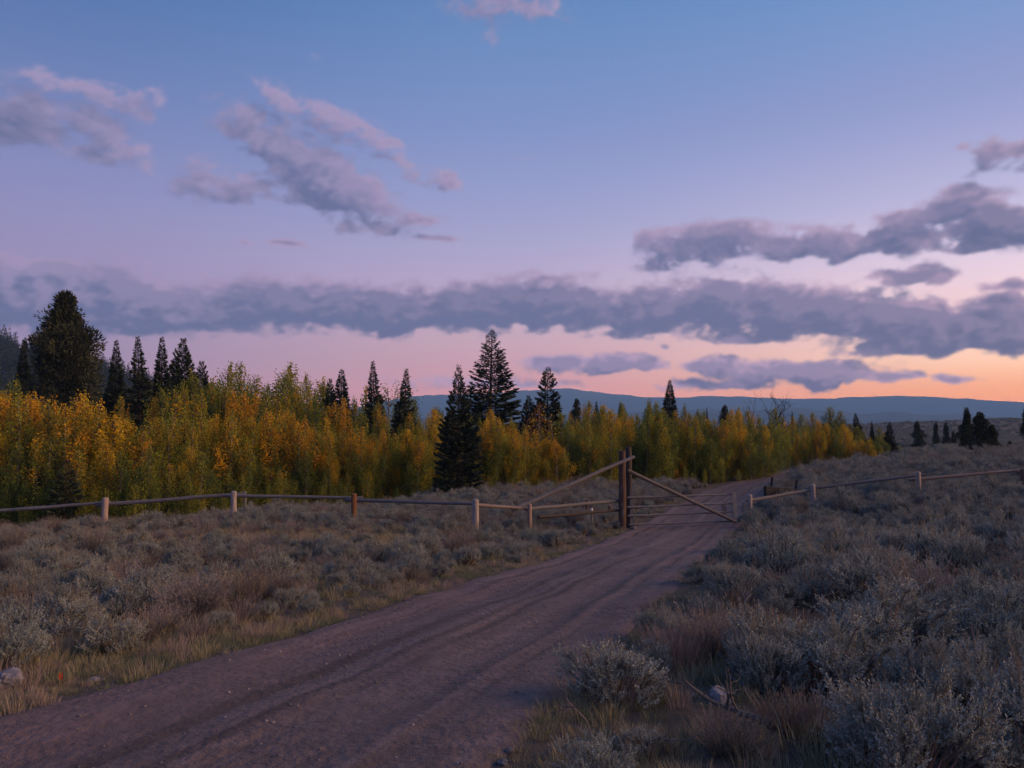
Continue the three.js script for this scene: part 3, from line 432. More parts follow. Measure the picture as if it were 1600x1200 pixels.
const cone = (t) => (1 - t) ** .85 * (t < .12 ? .75 + t * 2 : 1), spire = (t) => (t < .1 ? .8 : 1) * (1 - t) ** 1.0 * .9 + .1 * (1 - t), column = (t) => Math.min(1, (1 - t) * 1.9) ** .8, round_ = (t) => Math.sqrt(Math.max(0, 1 - ((t - .38) / .63) ** 2)) * (t > .38 ? 1 : .92);
const CON = { mid: coniferShapes(112, { h: 11, w: 5, profile: (t) => (1 - t) ** .7, per: 9, gap: .2, ragged: .7, fill: 1.8, spray: .36, lift: .35 }),
  fir: coniferShapes(101, { h: 12, w: 3.4, profile: spire, per: 8, gap: .16, fill: 1.8 }), firB: coniferShapes(102, { h: 12, w: 3.6, profile: spire, per: 8, gap: .17, ragged: .6, fill: 1.8 }),
  spruce: coniferShapes(103, { h: 15, w: 6.4, profile: cone, per: 9, gap: .25, droop: .16, lift: .28, ragged: .6, spray: .4, bare: .26, dead: .03, fill: 1.0 }),
  fore: coniferShapes(104, { h: 8.4, w: 3.3, base: .02, profile: (t) => t > .62 ? (1 - t) * 1.25 + .02 : Math.min(1, .56 + (.62 - t) * 1.5), per: 9, gap: .2, fill: 1.3, spray: .26, droop: .05, lift: .4, ragged: .5 }),
  leaning: coniferShapes(105, { h: 12, w: 5, profile: (t) => (1 - t) ** .75 * (t < .35 ? .75 : 1), per: 8, gap: .25, droop: .22, ragged: .8, spray: .36, fill: 1.7 }),
  small: coniferShapes(106, { h: 4, w: 2, base: .02, profile: cone, per: 8, gap: .2, fill: 1.2, spray: .22 }),
  pine: pineShapes(107, { h: 14, w: 7.4, profile: (t) => Math.min(1, ((1 - t) / .52) ** .78) * (.82 + .26 * Math.sin(t * 19)), n: 135, bunch: .78, leaves: 130, needle: .3 }), pineB: pineShapes(108, { h: 10, w: 5, profile: (t) => (1 - t) ** .6, n: 70, bunch: .5 }),
  juniper: pineShapes(109, { h: 6, w: 3.1, base: .03, profile: (t) => column(t) * (.72 + .28 * Math.sin(t * 13 + 1)), n: 100, bunch: .36, needle: .2, leaves: 60 }), juniperB: pineShapes(110, { h: 5, w: 2.6, base: .03, profile: (t) => column(t) * (.7 + .3 * Math.sin(t * 9)), n: 90, bunch: .36, needle: .2, leaves: 60 }),
};
function conifer(shapes, px, top, d, wpx, label, name = 'fir_tree', lean = 0, seat = 0) {
  if (/fir|spruce/.test(name)) wpx *= shapes === CON.fore || shapes === CON.leaning ? 1.15 : 1.75; const p = foot(px, d); p.y -= seat; const h = topY(px, top, d) - p.y; shapes[1].computeBoundingBox(); const b = shapes[1].boundingBox, k = wpx / F * d / (b.max.x - b.min.x);
  const o = tree('needle', shapes, name, label, name === 'juniper' ? 'juniper' : 'conifer', p, h, k, k, px * .7); if (lean) { o.rotation.order = 'ZYX'; o.rotation.z = lean; } return o;
}
conifer(CON.pine, 101, 466, 70, 188, 'huge dark round crowned conifer standing tallest at the left', 'pine_tree');
conifer(CON.fir, 38, 532, 74, 40, 'dim narrow fir at the left shoulder of the huge conifer'); conifer(CON.fir, 178, 532, 66, 46, 'narrow fir just right of the huge round conifer');
conifer(CON.firB, 217, 527, 62, 56, 'dark fir reaching lowest of the narrow firs near the left'); conifer(CON.fir, 250, 527, 64, 50, 'slim fir between the low reaching fir and the loose pine');
conifer(CON.mid, 284, 529, 74, 92, 'loose crowned pine at the right end of the left conifers', 'pine_tree'); conifer(CON.mid, 314, 564, 76, 70, 'brownish ragged pine beside the loose crowned pine', 'pine_tree');
conifer(CON.fir, 533, 578, 64, 56, 'dark fir left of centre with a shorter companion'); conifer(CON.mid, 516, 592, 67, 50, 'short companion conifer on the left side of a dark fir', 'pine_tree');
conifer(CON.firB, 585, 565, 64, 44, 'thin spired fir in front of the loose leafy tree'); conifer(CON.firB, 633, 577, 60, 46, 'dark fir halfway between the thin spired fir and foreground fir');
conifer(CON.fore, 717, 570, 43.5, 74, 'dark full foreground fir reaching the sagebrush at its foot'); conifer(CON.spruce, 766, 516, 72, 78, 'tallest spruce with gaps in its crown and bare dead lower boughs', 'spruce_tree');
conifer(CON.leaning, 851, 573, 62, 62, 'ragged leaning fir with uneven drooping boughs right of the tall spruce', 'fir_tree', -.03); conifer(CON.mid, 826, 618, 66, 56, 'low dark bushy conifer left of the leaning fir', 'pine_tree');
conifer(CON.fir, 1045, 594, 70, 38, 'lone small fir rising above the dense aspen stand beyond the gate'); conifer(CON.small, 106, 716, 37.5, 44, 'small dark young fir before the aspens near the left post');
conifer(CON.pineB, 900, 626, 92, 34, 'dark round conifer top behind the brace pole aspens', 'pine_tree'); conifer(CON.fir, 931, 628, 95, 20, 'dark pointed conifer top left of the tall gate posts');
conifer(CON.fir, 970, 629, 100, 18, 'dark conifer top right above the tall gate posts'); conifer(CON.mid, 1014, 632, 100, 26, 'small conifer top left of the lone small fir', 'pine_tree'); conifer(CON.pineB, 1132, 636, 100, 34, 'flat dark conifer top above the middle of the dense stand', 'pine_tree'); conifer(CON.fir, 1105, 637, 100, 10, 'tiny conifer tip right of the lone small fir');
conifer(CON.fir, 1238, 642, 110, 9, 'tiny conifer tip right of the bare tree'); conifer(CON.firB, 1338, 646, 92, 24, 'dark fir at the right end of the far aspens'); conifer(CON.fir, 1361, 658, 100, 10, 'thin fir tip above the right end of the far aspens'); conifer(CON.firB, 1388, 659, 82, 22, 'dark fir at the tip of the far aspens before the plain');
conifer(CON.juniper, 1433, 661, 150, 30, 'round juniper alone on the far sage slope', 'juniper'); conifer(CON.juniperB, 1462, 662, 152, 15, 'left of the pair of junipers on the far slope', 'juniper'); conifer(CON.juniperB, 1477, 662, 152, 16, 'right of the pair of junipers on the far slope', 'juniper'); conifer(CON.juniper, 1489, 675, 148, 14, 'low bushy juniper right beside the far pair', 'juniper');
conifer(CON.juniper, 1509, 642, 64, 38, 'tallest dark juniper of the clump near the right edge', 'juniper'); conifer(CON.juniperB, 1531, 647, 61, 50, 'broad juniper in the middle of the clump near the right edge', 'juniper'); conifer(CON.juniperB, 1550, 666, 61, 36, 'shortest juniper on the right of the clump', 'juniper'); conifer(CON.juniper, 1604, 640, 92, 30, 'dark juniper cut by the right frame edge', 'juniper'); conifer(CON.juniperB, 1576, 690, 74, 16, 'small dull juniper bush between the clump and the right edge', 'juniper');
row(592, 612, 1, 76, 0, () => 588, ['loose'], '', 'aspen', 1.1, 'loose open crowned leafy tree behind the thin spired fir');
row(838, 850, 1, 54, 0, () => 632, ['rust'], '', 'aspen', .8, 'rust brown sparse leaved tree in front of the leaning fir'); row(1290, 1300, 1, 96, 0, () => 642, ['rust'], '', 'aspen', .9, 'brownish thin tree above the far aspens'); row(1312, 1320, 1, 98, 0, () => 646, ['rust'], '', 'aspen', .9, 'brownish thin tree left of the dark fir at the far aspens');
const BARE = bareShapes(7, {}), BARE2 = bareShapes(9, { h: 6 });
tree('bare', BARE, 'bare_tree', 'leafless dark tree standing above the aspens where the road disappears', 'dead tree', foot(1203, 76), topY(1203, 600, 76) - foot(1203, 76).y, 1.05, 1.05, 1); tree('bare', BARE2, 'bare_tree', 'smaller leafless tree at the left side of the tallest leafless tree', 'dead tree', foot(1184, 77), topY(1188, 608, 77) - foot(1184, 77).y, 1.1, 1.1, 2);
{ const b = new Buf(), p0 = at(870, 712, 53), p1 = at(858, 655, 53.5); b.tube([p0.clone().setY(ground(p0.x, p0.z) - .1), p0, p1], (k) => [.1, .07, .03][k], 7, [0.16, 0.13, 0.115]); const o = structureless('dead_tree', b.geometry(), 'thin leaning bare grey trunk before the leaning fir', 'dead tree'); }
function structureless(name, g, label, category) { const m = new THREE.Mesh(g, barkMat); m.name = numbered(name); scene.add(m); return tag(m, label, category); }
{ const r = rng(31), g = coniferShapes(120, { h: 12, w: 4, profile: spire, per: 5, gap: .9, spray: 1.0, fill: .7, col: [[0.02, 0.03, 0.022], [0.035, 0.045, 0.03]] })[1], pos = hill.geometry.attributes.position, n = 5200, im = new THREE.InstancedMesh(g, needleMat, n), m = new THREE.Matrix4(), q = new THREE.Quaternion();   // woods on the hillside
  const NX = 420; for (let i = 0; i < n; i++) { const a = Math.floor(r() * NX), j = 4 + Math.floor(r() * 34), k = j * (NX + 1) + a, u = r(), w = r(), k2 = k + NX + 2; const s = .8 + .7 * r(); m.compose(V(lerp(pos.getX(k), pos.getX(k2), u), lerp(pos.getY(k), pos.getY(k2), .5) - .8, lerp(pos.getZ(k), pos.getZ(k2), w)), q.setFromAxisAngle(V(0, 1, 0), r() * 6), V(s, s, s)); im.setMatrixAt(i, m); }
  im.name = 'conifer_wood'; im.userData.kind = 'stuff'; im.userData.label = 'dark conifer wood covering the hillside at the left edge'; im.userData.category = 'wood'; scene.add(im); }

// ---------------------------------------------------------------- fences, gate, sign
const PALE = [0.52, 0.45, 0.425], ORANGE = [0.30, 0.13, 0.05], GREY = [0.235, 0.225, 0.23], BROWN = [0.135, 0.078, 0.056], DARK = [0.085, 0.068, 0.062], BLUEGREY = [0.25, 0.25, 0.26], TAN = [0.40, 0.335, 0.27];
// a peeled or barked log: slightly bent, knotted, with sawn ends; patches of colour b with outlines of their own on colour a
function log(p0, p1, r0, r1, a, { b = a, share = 0, seed = 1, bend = 0.02, seg = 18, sides = 14, knots = .12, round = false, toward = null } = {}) {
  const B = new Buf(), pts = [], len = p0.distanceTo(p1), d = p1.clone().sub(p0).normalize(), s = V().crossVectors(d, Math.abs(d.y) > .9 ? V(1, 0, 0) : V(0, 1, 0)).normalize(), t = V().crossVectors(d, s);
  for (let k = 0; k <= seg; k++) { const u = k / seg; pts.push(p0.clone().lerp(p1, u).addScaledVector(s, bend * len * (noise(u * 2.2 + seed * 7, 1) * .7 * Math.sin(u * Math.PI) + .1 * noise(u * 7, seed))).addScaledVector(t, bend * len * noise(u * 2 + seed * 5, 9) * .6 * Math.sin(u * Math.PI))); }
  if (round) { for (const e of [.035, .012]) pts.splice(pts.length - 1, 0, p1.clone().addScaledVector(d, -e)); }
  const n = pts.length - 1;
  B.tube(pts, (k, q, run) => { let r = lerp(r0, r1, Math.min(1, run / len)) * (1 + knots * noise(q * .9 + seed * 3, run * 1.7 + seed) + knots * .6 * Math.max(0, noise(q * 1.6 + seed, run * 4.5) - .35) * 3); if (round && k === n) r *= .6; if (round && k === n - 1) r *= .86; return r; }, sides,
    (k, q, p, run) => { const u = run / len, on = share && noise(q * .35 + seed * 2.3, run * 2.6 + seed) * .6 + (toward !== null ? (toward - u) * 2.4 : 0) > .5 - share; const v = .88 + .24 * noise(q * 1.3, run * 3 + seed); const c = on ? b : a; return [c[0] * v, c[1] * v, c[2] * v]; });
  B.cap(pts, 0, 0, sides, true, [a[0] * .9, a[1] * .9, a[2] * .9]); B.cap(pts, n, 0, sides, false, [a[0] * .95, a[1] * .93, a[2] * .9]);
  return B.geometry();
}
function board(p0, p1, w, th, face, c, seed = 1) {              // a sawn board from p0 to p1, w wide, th thick, its broad side turned to face
  const B = new Buf(), d = p1.clone().sub(p0), len = d.length(); d.normalize(); const s = V().crossVectors(face, d).normalize(), n = V().crossVectors(d, s).normalize(), seg = 10, prof = [[-1, -1], [-.96, -1], [.96, -1], [1, -.7], [1, .7], [.96, 1], [-.96, 1], [-1, .7]];
  for (let k = 0; k <= seg; k++) { const u = k / seg, warpx = .012 * noise(u * 3 + seed, 2), e = k === 0 || k === seg ? .97 : 1; for (let q = 0; q <= prof.length; q++) { const [x, y] = prof[q % prof.length], v = .88 + .25 * noise(x * 2 + seed * 3, u * len * 5), p = p0.clone().addScaledVector(d, u * len).addScaledVector(s, x * w / 2 * e * (1 + .05 * noise(u * 6 + seed, x))).addScaledVector(n, y * th / 2 + warpx); B.v(p.x, p.y, p.z, [c[0] * v, c[1] * v, c[2] * v], x * w / 2 + .2 + seed * .13, u * len * .5); }
    if (k) for (let q = 0; q < prof.length; q++) { const a = (k - 1) * 9 + q, f = a + 9; B.i.push(a, f + 1, a + 1, a, f, f + 1); } }
  for (const k of [0, seg]) { const m = B.p.length / 3; for (let q = 0; q < 8; q++) { const o = (k * 9 + q) * 3; B.v(B.p[o], B.p[o + 1], B.p[o + 2], c, .1 * q, .05); } for (let q = 1; q < 7; q++) k ? B.i.push(m, m + q, m + q + 1) : B.i.push(m, m + q + 1, m + q); }
  return B.geometry();
}
woodMat.side = THREE.DoubleSide;
function post(parent, px, top, d, wpx, a, opt = {}, name = 'post', label) {
  const t = at(px, top, d), r = wpx / 2 / F * d, f = V(t.x + (opt.slant ?? 0), ground(t.x, t.z) - .35, t.z);
  return part(name, log(f, t, r * 1.1, r, a, { bend: .006, seg: 26, sides: 18, round: true, ...opt }), woodMat, parent, label);
}
function rail(parent, px0, y0, d0, px1, y1, d1, wpx, a, opt = {}, name = 'rail') { const r = wpx * .9 / 2 / F * (d0 + d1) / 2; return part(name, log(at(px0, y0, d0), at(px1, y1, d1), r * 1.1, r * .92, a, { bend: .008, seg: 22, ...opt }), woodMat, parent); }
{ const f = thing('rail_fence', 'pole fence with pale posts running along the left field to the gate', 'fence');
  post(f, -52, 788, 27, 9, PALE, { seed: 2 });
  post(f, 165, 777.5, 27.5, 9, [0.56, 0.43, 0.40], { seed: 3, slant: -.05, b: ORANGE, share: .08 }, 'post', 'pale pinkish post at the far left');
  post(f, 365.5, 767, 28, 8.6, PALE, { seed: 4, b: ORANGE, share: .36, toward: .42 }, 'post', 'pale post with orange stain on its lower half');
  post(f, 553, 771, 28, 8.5, ORANGE, { seed: 5, b: PALE, share: .12 }, 'post', 'orange brown post with bark stain');
  post(f, 743, 780, 26.3, 9.6, PALE, { seed: 6, b: ORANGE, share: .3, toward: .30 }, 'post', 'pale post with orange foot');
  post(f, 827.5, 787, 27.6, 6.5, [0.46, 0.33, 0.27], { seed: 7 });
  post(f, 383, 767, 29.5, 4, GREY, { seed: 9 }, 'stake');
  rail(f, -60, 803, 27.2, 70, 792.5, 27.5, 6.2, GREY, { seed: 10 }); rail(f, 24, 796.5, 27.35, 172, 784.5, 27.75, 5.4, GREY, { seed: 11, bend: .014 });
  rail(f, 150, 789, 27.72, 384, 772, 28.3, 6.4, GREY, { seed: 12, bend: .012 }); rail(f, 352, 774.5, 28.22, 567, 778, 28.25, 5.4, GREY, { seed: 13 });
  rail(f, 540, 781.5, 28.25, 746, 787.5, 26.6, 5.6, GREY, { seed: 14, bend: .01 }); rail(f, 738, 788.5, 26.58, 832, 795.5, 27.85, 5.6, [0.34, 0.27, 0.23], { seed: 15 });
  rail(f, 822, 795.5, 27.9, 972, 782, 30.2, 6, GREY, { seed: 16, bend: .012 }); rail(f, 842, 808, 28, 972, 797, 30.2, 4.8, DARK, { seed: 17, bend: .01 }, 'lower_rail');
  rail(f, 800, 797, 27.7, 991, 713.5, 29.75, 6.2, GREY, { seed: 18, bend: .012 }, 'brace_pole');
  post(f, 972, 704, 30, 10.5, BROWN, { seed: 19, round: false, b: GREY, share: .16 }, 'gate_post', 'thick brown barked gate post'); post(f, 982, 698.5, 30.35, 9.2, DARK, { seed: 20, round: false }, 'gate_post', 'dark grey taller gate post');
}
{ const g = thing('wooden_gate', 'weathered grey pole gate hung between tall posts and closed across the dirt track', 'gate'), z0 = 30.15, z1 = 31.1, a = BLUEGREY;
  rail(g, 980, 777.5, z0, 1146, 772.5, z1, 3.2, a, { seed: 31 }); rail(g, 980, 792.5, z0, 1146, 786.5, z1, 3.4, a, { seed: 32, bend: .01 }); rail(g, 981, 806, z0, 1147, 799.5, z1, 3.3, a, { seed: 33, bend: .01 }); rail(g, 983, 820, z0, 1150, 814, z1, 3.4, a, { seed: 34 });
  rail(g, 981, 735, z0 - .12, 1151, 816.5, z1 - .14, 5.8, [0.2, 0.175, 0.165], { seed: 35 }, 'diagonal_pole');
  part('end_board', board(at(1145.5, 769, z1 - .09), at(1150.5, 818, z1 - .09), .185, .05, V(0.1, 0, 1), [0.33, 0.33, 0.345], 3), woodMat, g);
  part('hinge_board', board(at(986.5, 766, z0 + .1), at(987, 822, z0 + .1), .13, .045, V(0.1, 0, 1), [0.22, 0.23, 0.25], 4), woodMat, g); part('short_board', board(at(1130, 785.5, z1 - .09), at(1132.5, 804, z1 - .09), .15, .05, V(.1, 0, 1), [0.2, 0.2, 0.215], 5), woodMat, g);
}
{ const f = thing('rail_fence', 'pole fence with pale round topped posts climbing the right field from the gate latch', 'fence');
  post(f, 1171.5, 772.5, 31.5, 6.8, PALE, { seed: 41 }, 'post', 'latch post with a grey block on its side'); post(f, 1270, 756.5, 32, 7.2, PALE, { seed: 42 }); post(f, 1434.5, 737, 31, 7.4, [0.52, 0.42, 0.37], { seed: 43 }); post(f, 1598, 732, 31, 6.6, [0.2, 0.13, 0.1], { seed: 44 }, 'post', 'dull brown post at the right frame edge'); post(f, 1770, 718, 30.5, 7, PALE, { seed: 45 });
  part('latch_block', board(at(1163.5, 784.5, 31.4), at(1163.5, 801, 31.4), .2, .09, V(0, 0, 1), [0.24, 0.25, 0.28], 8), woodMat, f);
  rail(f, 1166, 783, 31.62, 1276, 764, 32.15, 5, TAN, { seed: 46, bend: .004 }); rail(f, 1258, 764, 32.2, 1446, 741.5, 31.2, 5, GREY, { seed: 47, bend: .009 }); rail(f, 1420, 750, 31.18, 1604, 733.5, 31.2, 5, [0.3, 0.24, 0.22], { seed: 48, bend: .009 }); rail(f, 1586, 737, 31.2, 1790, 723, 30.7, 5, GREY, { seed: 49 });
}
{ const s = thing('wooden_sign', 'dark wooden sign seen from behind on two leaning stakes beside the track', 'sign'), d = 36;
  part('board', board(at(1195, 766.5, d), at(1254, 770.5, d + .9), .37, .05, V(-.3, 0, 1), [0.045, 0.045, 0.05], 12), woodMat, s); part('end_batten', board(at(1195.3, 759, d - .06), at(1195.6, 774.5, d - .06), .12, .06, V(-.3, 0, 1), [0.045, 0.04, 0.042], 13), woodMat, s);
  for (const [x0, y0, x1, y1, dd] of [[1206.6, 745.5, 1201.6, 797, d + .28], [1245, 750.5, 1237.5, 797, d + .86]]) part('stake', board(at(x0, y0, dd), at(x1, y1, dd), .1, .06, V(-.3, 0, 1), [0.05, 0.044, 0.044], x0 % 7), woodMat, s);
}
for (const [px, top, d, w, c, label] of [[917, 781, 33, 4.6, BROWN, 'thin brown post standing behind the left fence near the insulator'], [952.5, 790, 34, 4.4, [0.2, 0.1, 0.08], 'reddish stub post behind the lower rail left of the gate posts']]) { const o = thing('fence_post', label, 'post', null); post(o, px, top, d, w, c, { seed: px % 9 }); }
{ const o = thing('insulator_stake', 'thin pale stake with a small white insulator behind the lower rail', 'stake'), p = at(925, 797, 29.6); part('stake', log(V(p.x, ground(p.x, p.z) - .2, p.z), V(p.x, p.y + .12, p.z), .035, .03, TAN, { seed: 3, seg: 8, sides: 8 }), woodMat, o); const L = new THREE.LatheGeometry([[0, -.05], [.04, -.05], [.045, -.02], [.03, -.01], [.05, .02], [.035, .05], [0, .055]].map(([x, y]) => new THREE.Vector2(x, y)), 12); L.translate(p.x - .02, p.y + .02, p.z + .07); part('insulator', L, new THREE.MeshStandardMaterial({ color: new THREE.Color().setRGB(.7, .72, .74), roughness: .3 }), o); }

// ---------------------------------------------------------------- rocks, marker, dead wood
function rock(px, py, d, wpx, hpx, label, c = [0.46, 0.44, 0.46], seed = 1) {
  const p = at(px, py, d), g = new THREE.IcosahedronGeometry(1, 5), pos = g.attributes.position, col = [], s = wpx / F * d / 2, h = hpx / F * d / 2, v = V();
  for (let i = 0; i < pos.count; i++) { v.fromBufferAttribute(pos, i).normalize(); const n = 1 + .34 * noise(v.x * 1.2 + seed * 3, v.y * 1.2 + v.z * 1.1) + .16 * noise(v.x * 3.1 + v.z * 2, v.y * 3.2 + seed) + .05 * noise(v.x * 9 + v.y * 5, v.z * 9 + seed); const flat = v.y > .55 ? 1 - .25 * (v.y - .55) : 1; pos.setXYZ(i, v.x * n * s, v.y * n * h * flat, v.z * n * s * .85); const m = fbm(v.x * 3 + seed, v.y * 3 + v.z * 3, 4), l = noise(v.x * 6 + 9, v.y * 6 + v.z * 5 + seed) > .42 ? .62 : 1, k = (0.92 + .35 * m) * l; col.push(c[0] * k, c[1] * k, c[2] * k); }
  g.setAttribute('color', new THREE.Float32BufferAttribute(col, 3)); g.computeVertexNormals(); const m = new THREE.Mesh(g, rockMat); m.name = numbered('rock'); m.position.copy(p); m.position.y = ground(p.x, p.z) + h * .35; m.rotation.y = seed; scene.add(m); return tag(m, label, 'rock');
}
rock(6, 1068, 6.9, 52, 34, 'big pale rock cut by the left frame edge', [0.38, 0.37, 0.41], 1); rock(147, 1061, 7.1, 17, 10, 'small pale rock in the grass right of the rock at the left edge', [0.42, 0.4, 0.42], 2); rock(160, 1061, 7.15, 8, 6, 'tiny pale stone touching the small pale rock', [0.34, 0.33, 0.34], 7);
rock(1128, 1103, 6.05, 38, 32, 'pale boulder among the brush on the right bank', [0.52, 0.5, 0.54], 3); rock(1083, 1099, 6.2, 14, 10, 'small dull stone left of the pale boulder', [0.3, 0.29, 0.3], 4); rock(797, 1170, 5.1, 16, 11, 'flat grey stone beside the track at the bottom edge', [0.34, 0.32, 0.34], 5); rock(846, 1107, 6.05, 10, 7, 'small white stone on the track edge', [0.6, 0.58, 0.6], 6); rock(785, 1192, 4.9, 18, 10, 'bluish stone at the bottom frame edge', [0.26, 0.27, 0.31], 8); rock(990, 818, 29.6, 12, 9, 'grey stone at the foot of the gate posts', [0.26, 0.24, 0.24], 9);
{ const o = thing('marker_flag', 'small orange plastic marker in the grass at the lower left', 'marker'), p = at(93.5, 1089, 6.9), y0 = ground(p.x, p.z); p.y = y0 + .09; part('wire', log(V(p.x, y0 - .05, p.z), V(p.x + .008, p.y + .035, p.z), .0025, .0025, [.2, .2, .2], { seg: 4, sides: 6, round: false, bend: 0, knots: 0 }), woodMat, o); const B = new Buf(), c = [0.85, 0.13, 0.03]; for (let i = 0; i <= 6; i++) for (let j = 0; j <= 4; j++) { const u = i / 6, v = j / 4; B.v(p.x - .01 + .024 * u + .006 * v, p.y + .03 - .058 * v - .012 * u, p.z + .012 * Math.sin(u * 5 + v * 2), c); if (i && j) { const n = i * 5 + j; B.i.push(n - 6, n - 5, n, n - 6, n, n - 1); } } part('flag', B.geometry(), leafMat, o); }
function deadBranch(name, label, px, py, d, len, tilt, turn, rad, seed, col = [0.3, 0.275, 0.275], forks = 3) {
  const r = rng(seed), B = new Buf(), root = at(px, py, d), grow = (p, dir, l, rd, depth) => { const pts = [p]; let q = p, e = dir.clone(); for (let k = 0; k < 7; k++) { e = e.clone().add(vecOn(r).multiplyScalar(.3)).normalize(); q = q.clone().addScaledVector(e, l / 7); pts.push(q); } B.tube(pts, (k, s) => rd * (1 - k / 8.5) * (1 + .18 * noise(s * 1.5, k + seed)), depth > 1 ? 9 : 5, (k, s) => { const n = .75 + .45 * noise(s * 2, k * 1.7 + seed) + .1; return [col[0] * n, col[1] * n, col[2] * n]; }); if (depth > 0) for (let f = 0; f < forks; f++) { const k = 2 + Math.floor(r() * 5); grow(pts[k], e.clone().add(vecOn(r).multiplyScalar(.95)).normalize(), l * (.4 + .3 * r()), rd * .5, depth - 1); } };
  grow(V(0, 0, 0), V(Math.cos(turn) * Math.cos(tilt), Math.sin(tilt), Math.sin(turn) * Math.cos(tilt)), len, rad, 2);
  const m = new THREE.Mesh(B.geometry(), woodMat); m.name = numbered(name); m.position.copy(root); m.position.y = ground(root.x, root.z) + .01; scene.add(m); return tag(m, label, 'dead wood');
}
deadBranch('dead_branch', 'twisted grey driftwood branch lying right of the pale boulder', 1200, 1160, 5.5, .62, .12, 3.9, .026, 2, [0.2, 0.19, 0.195]); deadBranch('dead_branch', 'grey fork of dead wood pointing up behind the pale boulder', 1172, 1098, 6.2, .34, .75, 4.0, .02, 5, [0.22, 0.21, 0.215]); deadBranch('dead_branch', 'curved bare grey stem above the pale boulder, in dark brush', 1194, 1050, 6.8, .36, 1.1, 1.6, .013, 6); deadBranch('dead_branch', 'dark crooked trunk standing out of the brush on the right', 1424, 893, 13.2, .62, .95, .3, .042, 8, [0.07, 0.06, 0.062]); deadBranch('dead_branch', 'bare brown stem sticking up below the right fence', 1520, 785, 25, 1.5, 1.35, .8, .03, 12, [0.12, 0.09, 0.085]);
deadBranch('dead_branch', 'bleached twig cluster left of the wide fan shaped sagebrush', 1150, 966, 9.5, .5, 1.2, .5, .012, 9, [0.36, 0.33, 0.33], 5); deadBranch('dead_branch', 'tangled dark dead twigs above the wide fan shaped sagebrush', 1268, 968, 9.6, .5, .9, 1.5, .016, 10, [0.17, 0.13, 0.13], 5); deadBranch('dead_branch', 'thin grey twigs near the bottom edge beside the track', 925, 1175, 5.2, .4, 1.1, 1, .008, 11, [0.3, 0.28, 0.31], 5); deadBranch('dead_branch', 'pale forked twig at the bottom edge under the pale green bush', 1010, 1185, 5.1, .35, .9, .4, .009, 13, [0.32, 0.3, 0.32], 4);

// ---------------------------------------------------------------- sagebrush, dry brush and grass
// a sagebrush of about 1 m: gnarled stems, and heads of upright leafy twigs over an uneven dome
function sageShapes(seed, { heads = 34, twigs = 18, leaves = 24, r0 = .52, h = .74, leaf = .024, wide = .0098, upright = .95, col = [[0.265, 0.295, 0.255], [0.41, 0.43, 0.38]], stalks = 10, stalk = [0.24, 0.19, 0.14] } = {}) {
  const r = rng(seed), L = new Buf(), S = new Buf(), ph = r() * 10;
  for (let i = 0; i < heads; i++) {
    const a = i * 2.4 + r(), e = Math.sqrt((i + .5) / heads), lump = .78 + .42 * noise(Math.cos(a) * 1.3 + ph, Math.sin(a) * 1.3 + e), R = e * r0 * lump, y = h * (.3 + .7 * Math.sqrt(Math.max(.04, 1 - e * e * .95))) * lump * (.8 + .32 * r()) - .12, top = V(Math.cos(a) * R, Math.max(.1, y), Math.sin(a) * R), b0 = V((r() - .5) * .12, -.05, (r() - .5) * .12), mid = b0.clone().lerp(top, .5).add(V((r() - .5) * .12, -.06, (r() - .5) * .12));
    const g = .8 + .4 * r(); S.tube([b0, mid, top], (k) => [.016, .011, .005][k], 5, [0.13 * g, 0.105 * g, 0.095 * g]);
    const out = V(top.x * 1.1, h * upright, top.z * 1.1).normalize(), tone = .8 + .4 * r(), tint = r();
    for (let t = 0; t < twigs; t++) {
      const d = out.clone().add(vecOn(r).multiplyScalar(.55)).normalize(), len = .11 + .1 * r(), p = top.clone().add(V((r() - .5) * .15, (r() - .7) * .13, (r() - .5) * .15)); S.tube([top.clone().lerp(p, .2), p.clone().addScaledVector(d, len)], (k) => k ? .0014 : .0026, 3, [0.16, 0.14, 0.12]);
      for (let l = 0; l < leaves; l++) { const u = .1 + .95 * l / leaves, q = p.clone().addScaledVector(d, len * u), o = d.clone().multiplyScalar(.9).add(vecOn(r).multiplyScalar(.85)).normalize(), c = mixc(col[0], col[1], clamp(tint * .5 + r() * .6)), k = tone * (.8 + .4 * r()); L.leaf(q, o, sideOf(o, r), leaf * (.7 + .6 * r()), wide * (.8 + .5 * r()), [c[0] * k, c[1] * k, c[2] * k]); }
    }
    if (r() < stalks / heads) for (let s = 0; s < 3; s++) { const d = V(out.x * .4 + (r() - .5) * .3, 1, out.z * .4 + (r() - .5) * .3).normalize(), p = top.clone().addScaledVector(d, .08), len = .14 + .16 * r(); S.tube([p, p.clone().addScaledVector(d, len)], () => .0016, 3, stalk); for (let l = 0; l < 9; l++) { const o = d.clone().add(vecOn(r).multiplyScalar(.5)).normalize(); L.leaf(p.clone().addScaledVector(d, len * (.35 + .65 * r())), o, sideOf(o, r), .02, .007, [stalk[0] * (.8 + .5 * r()), stalk[1], stalk[2]]); } }
  }
  return [S.geometry(), L.geometry()];
}
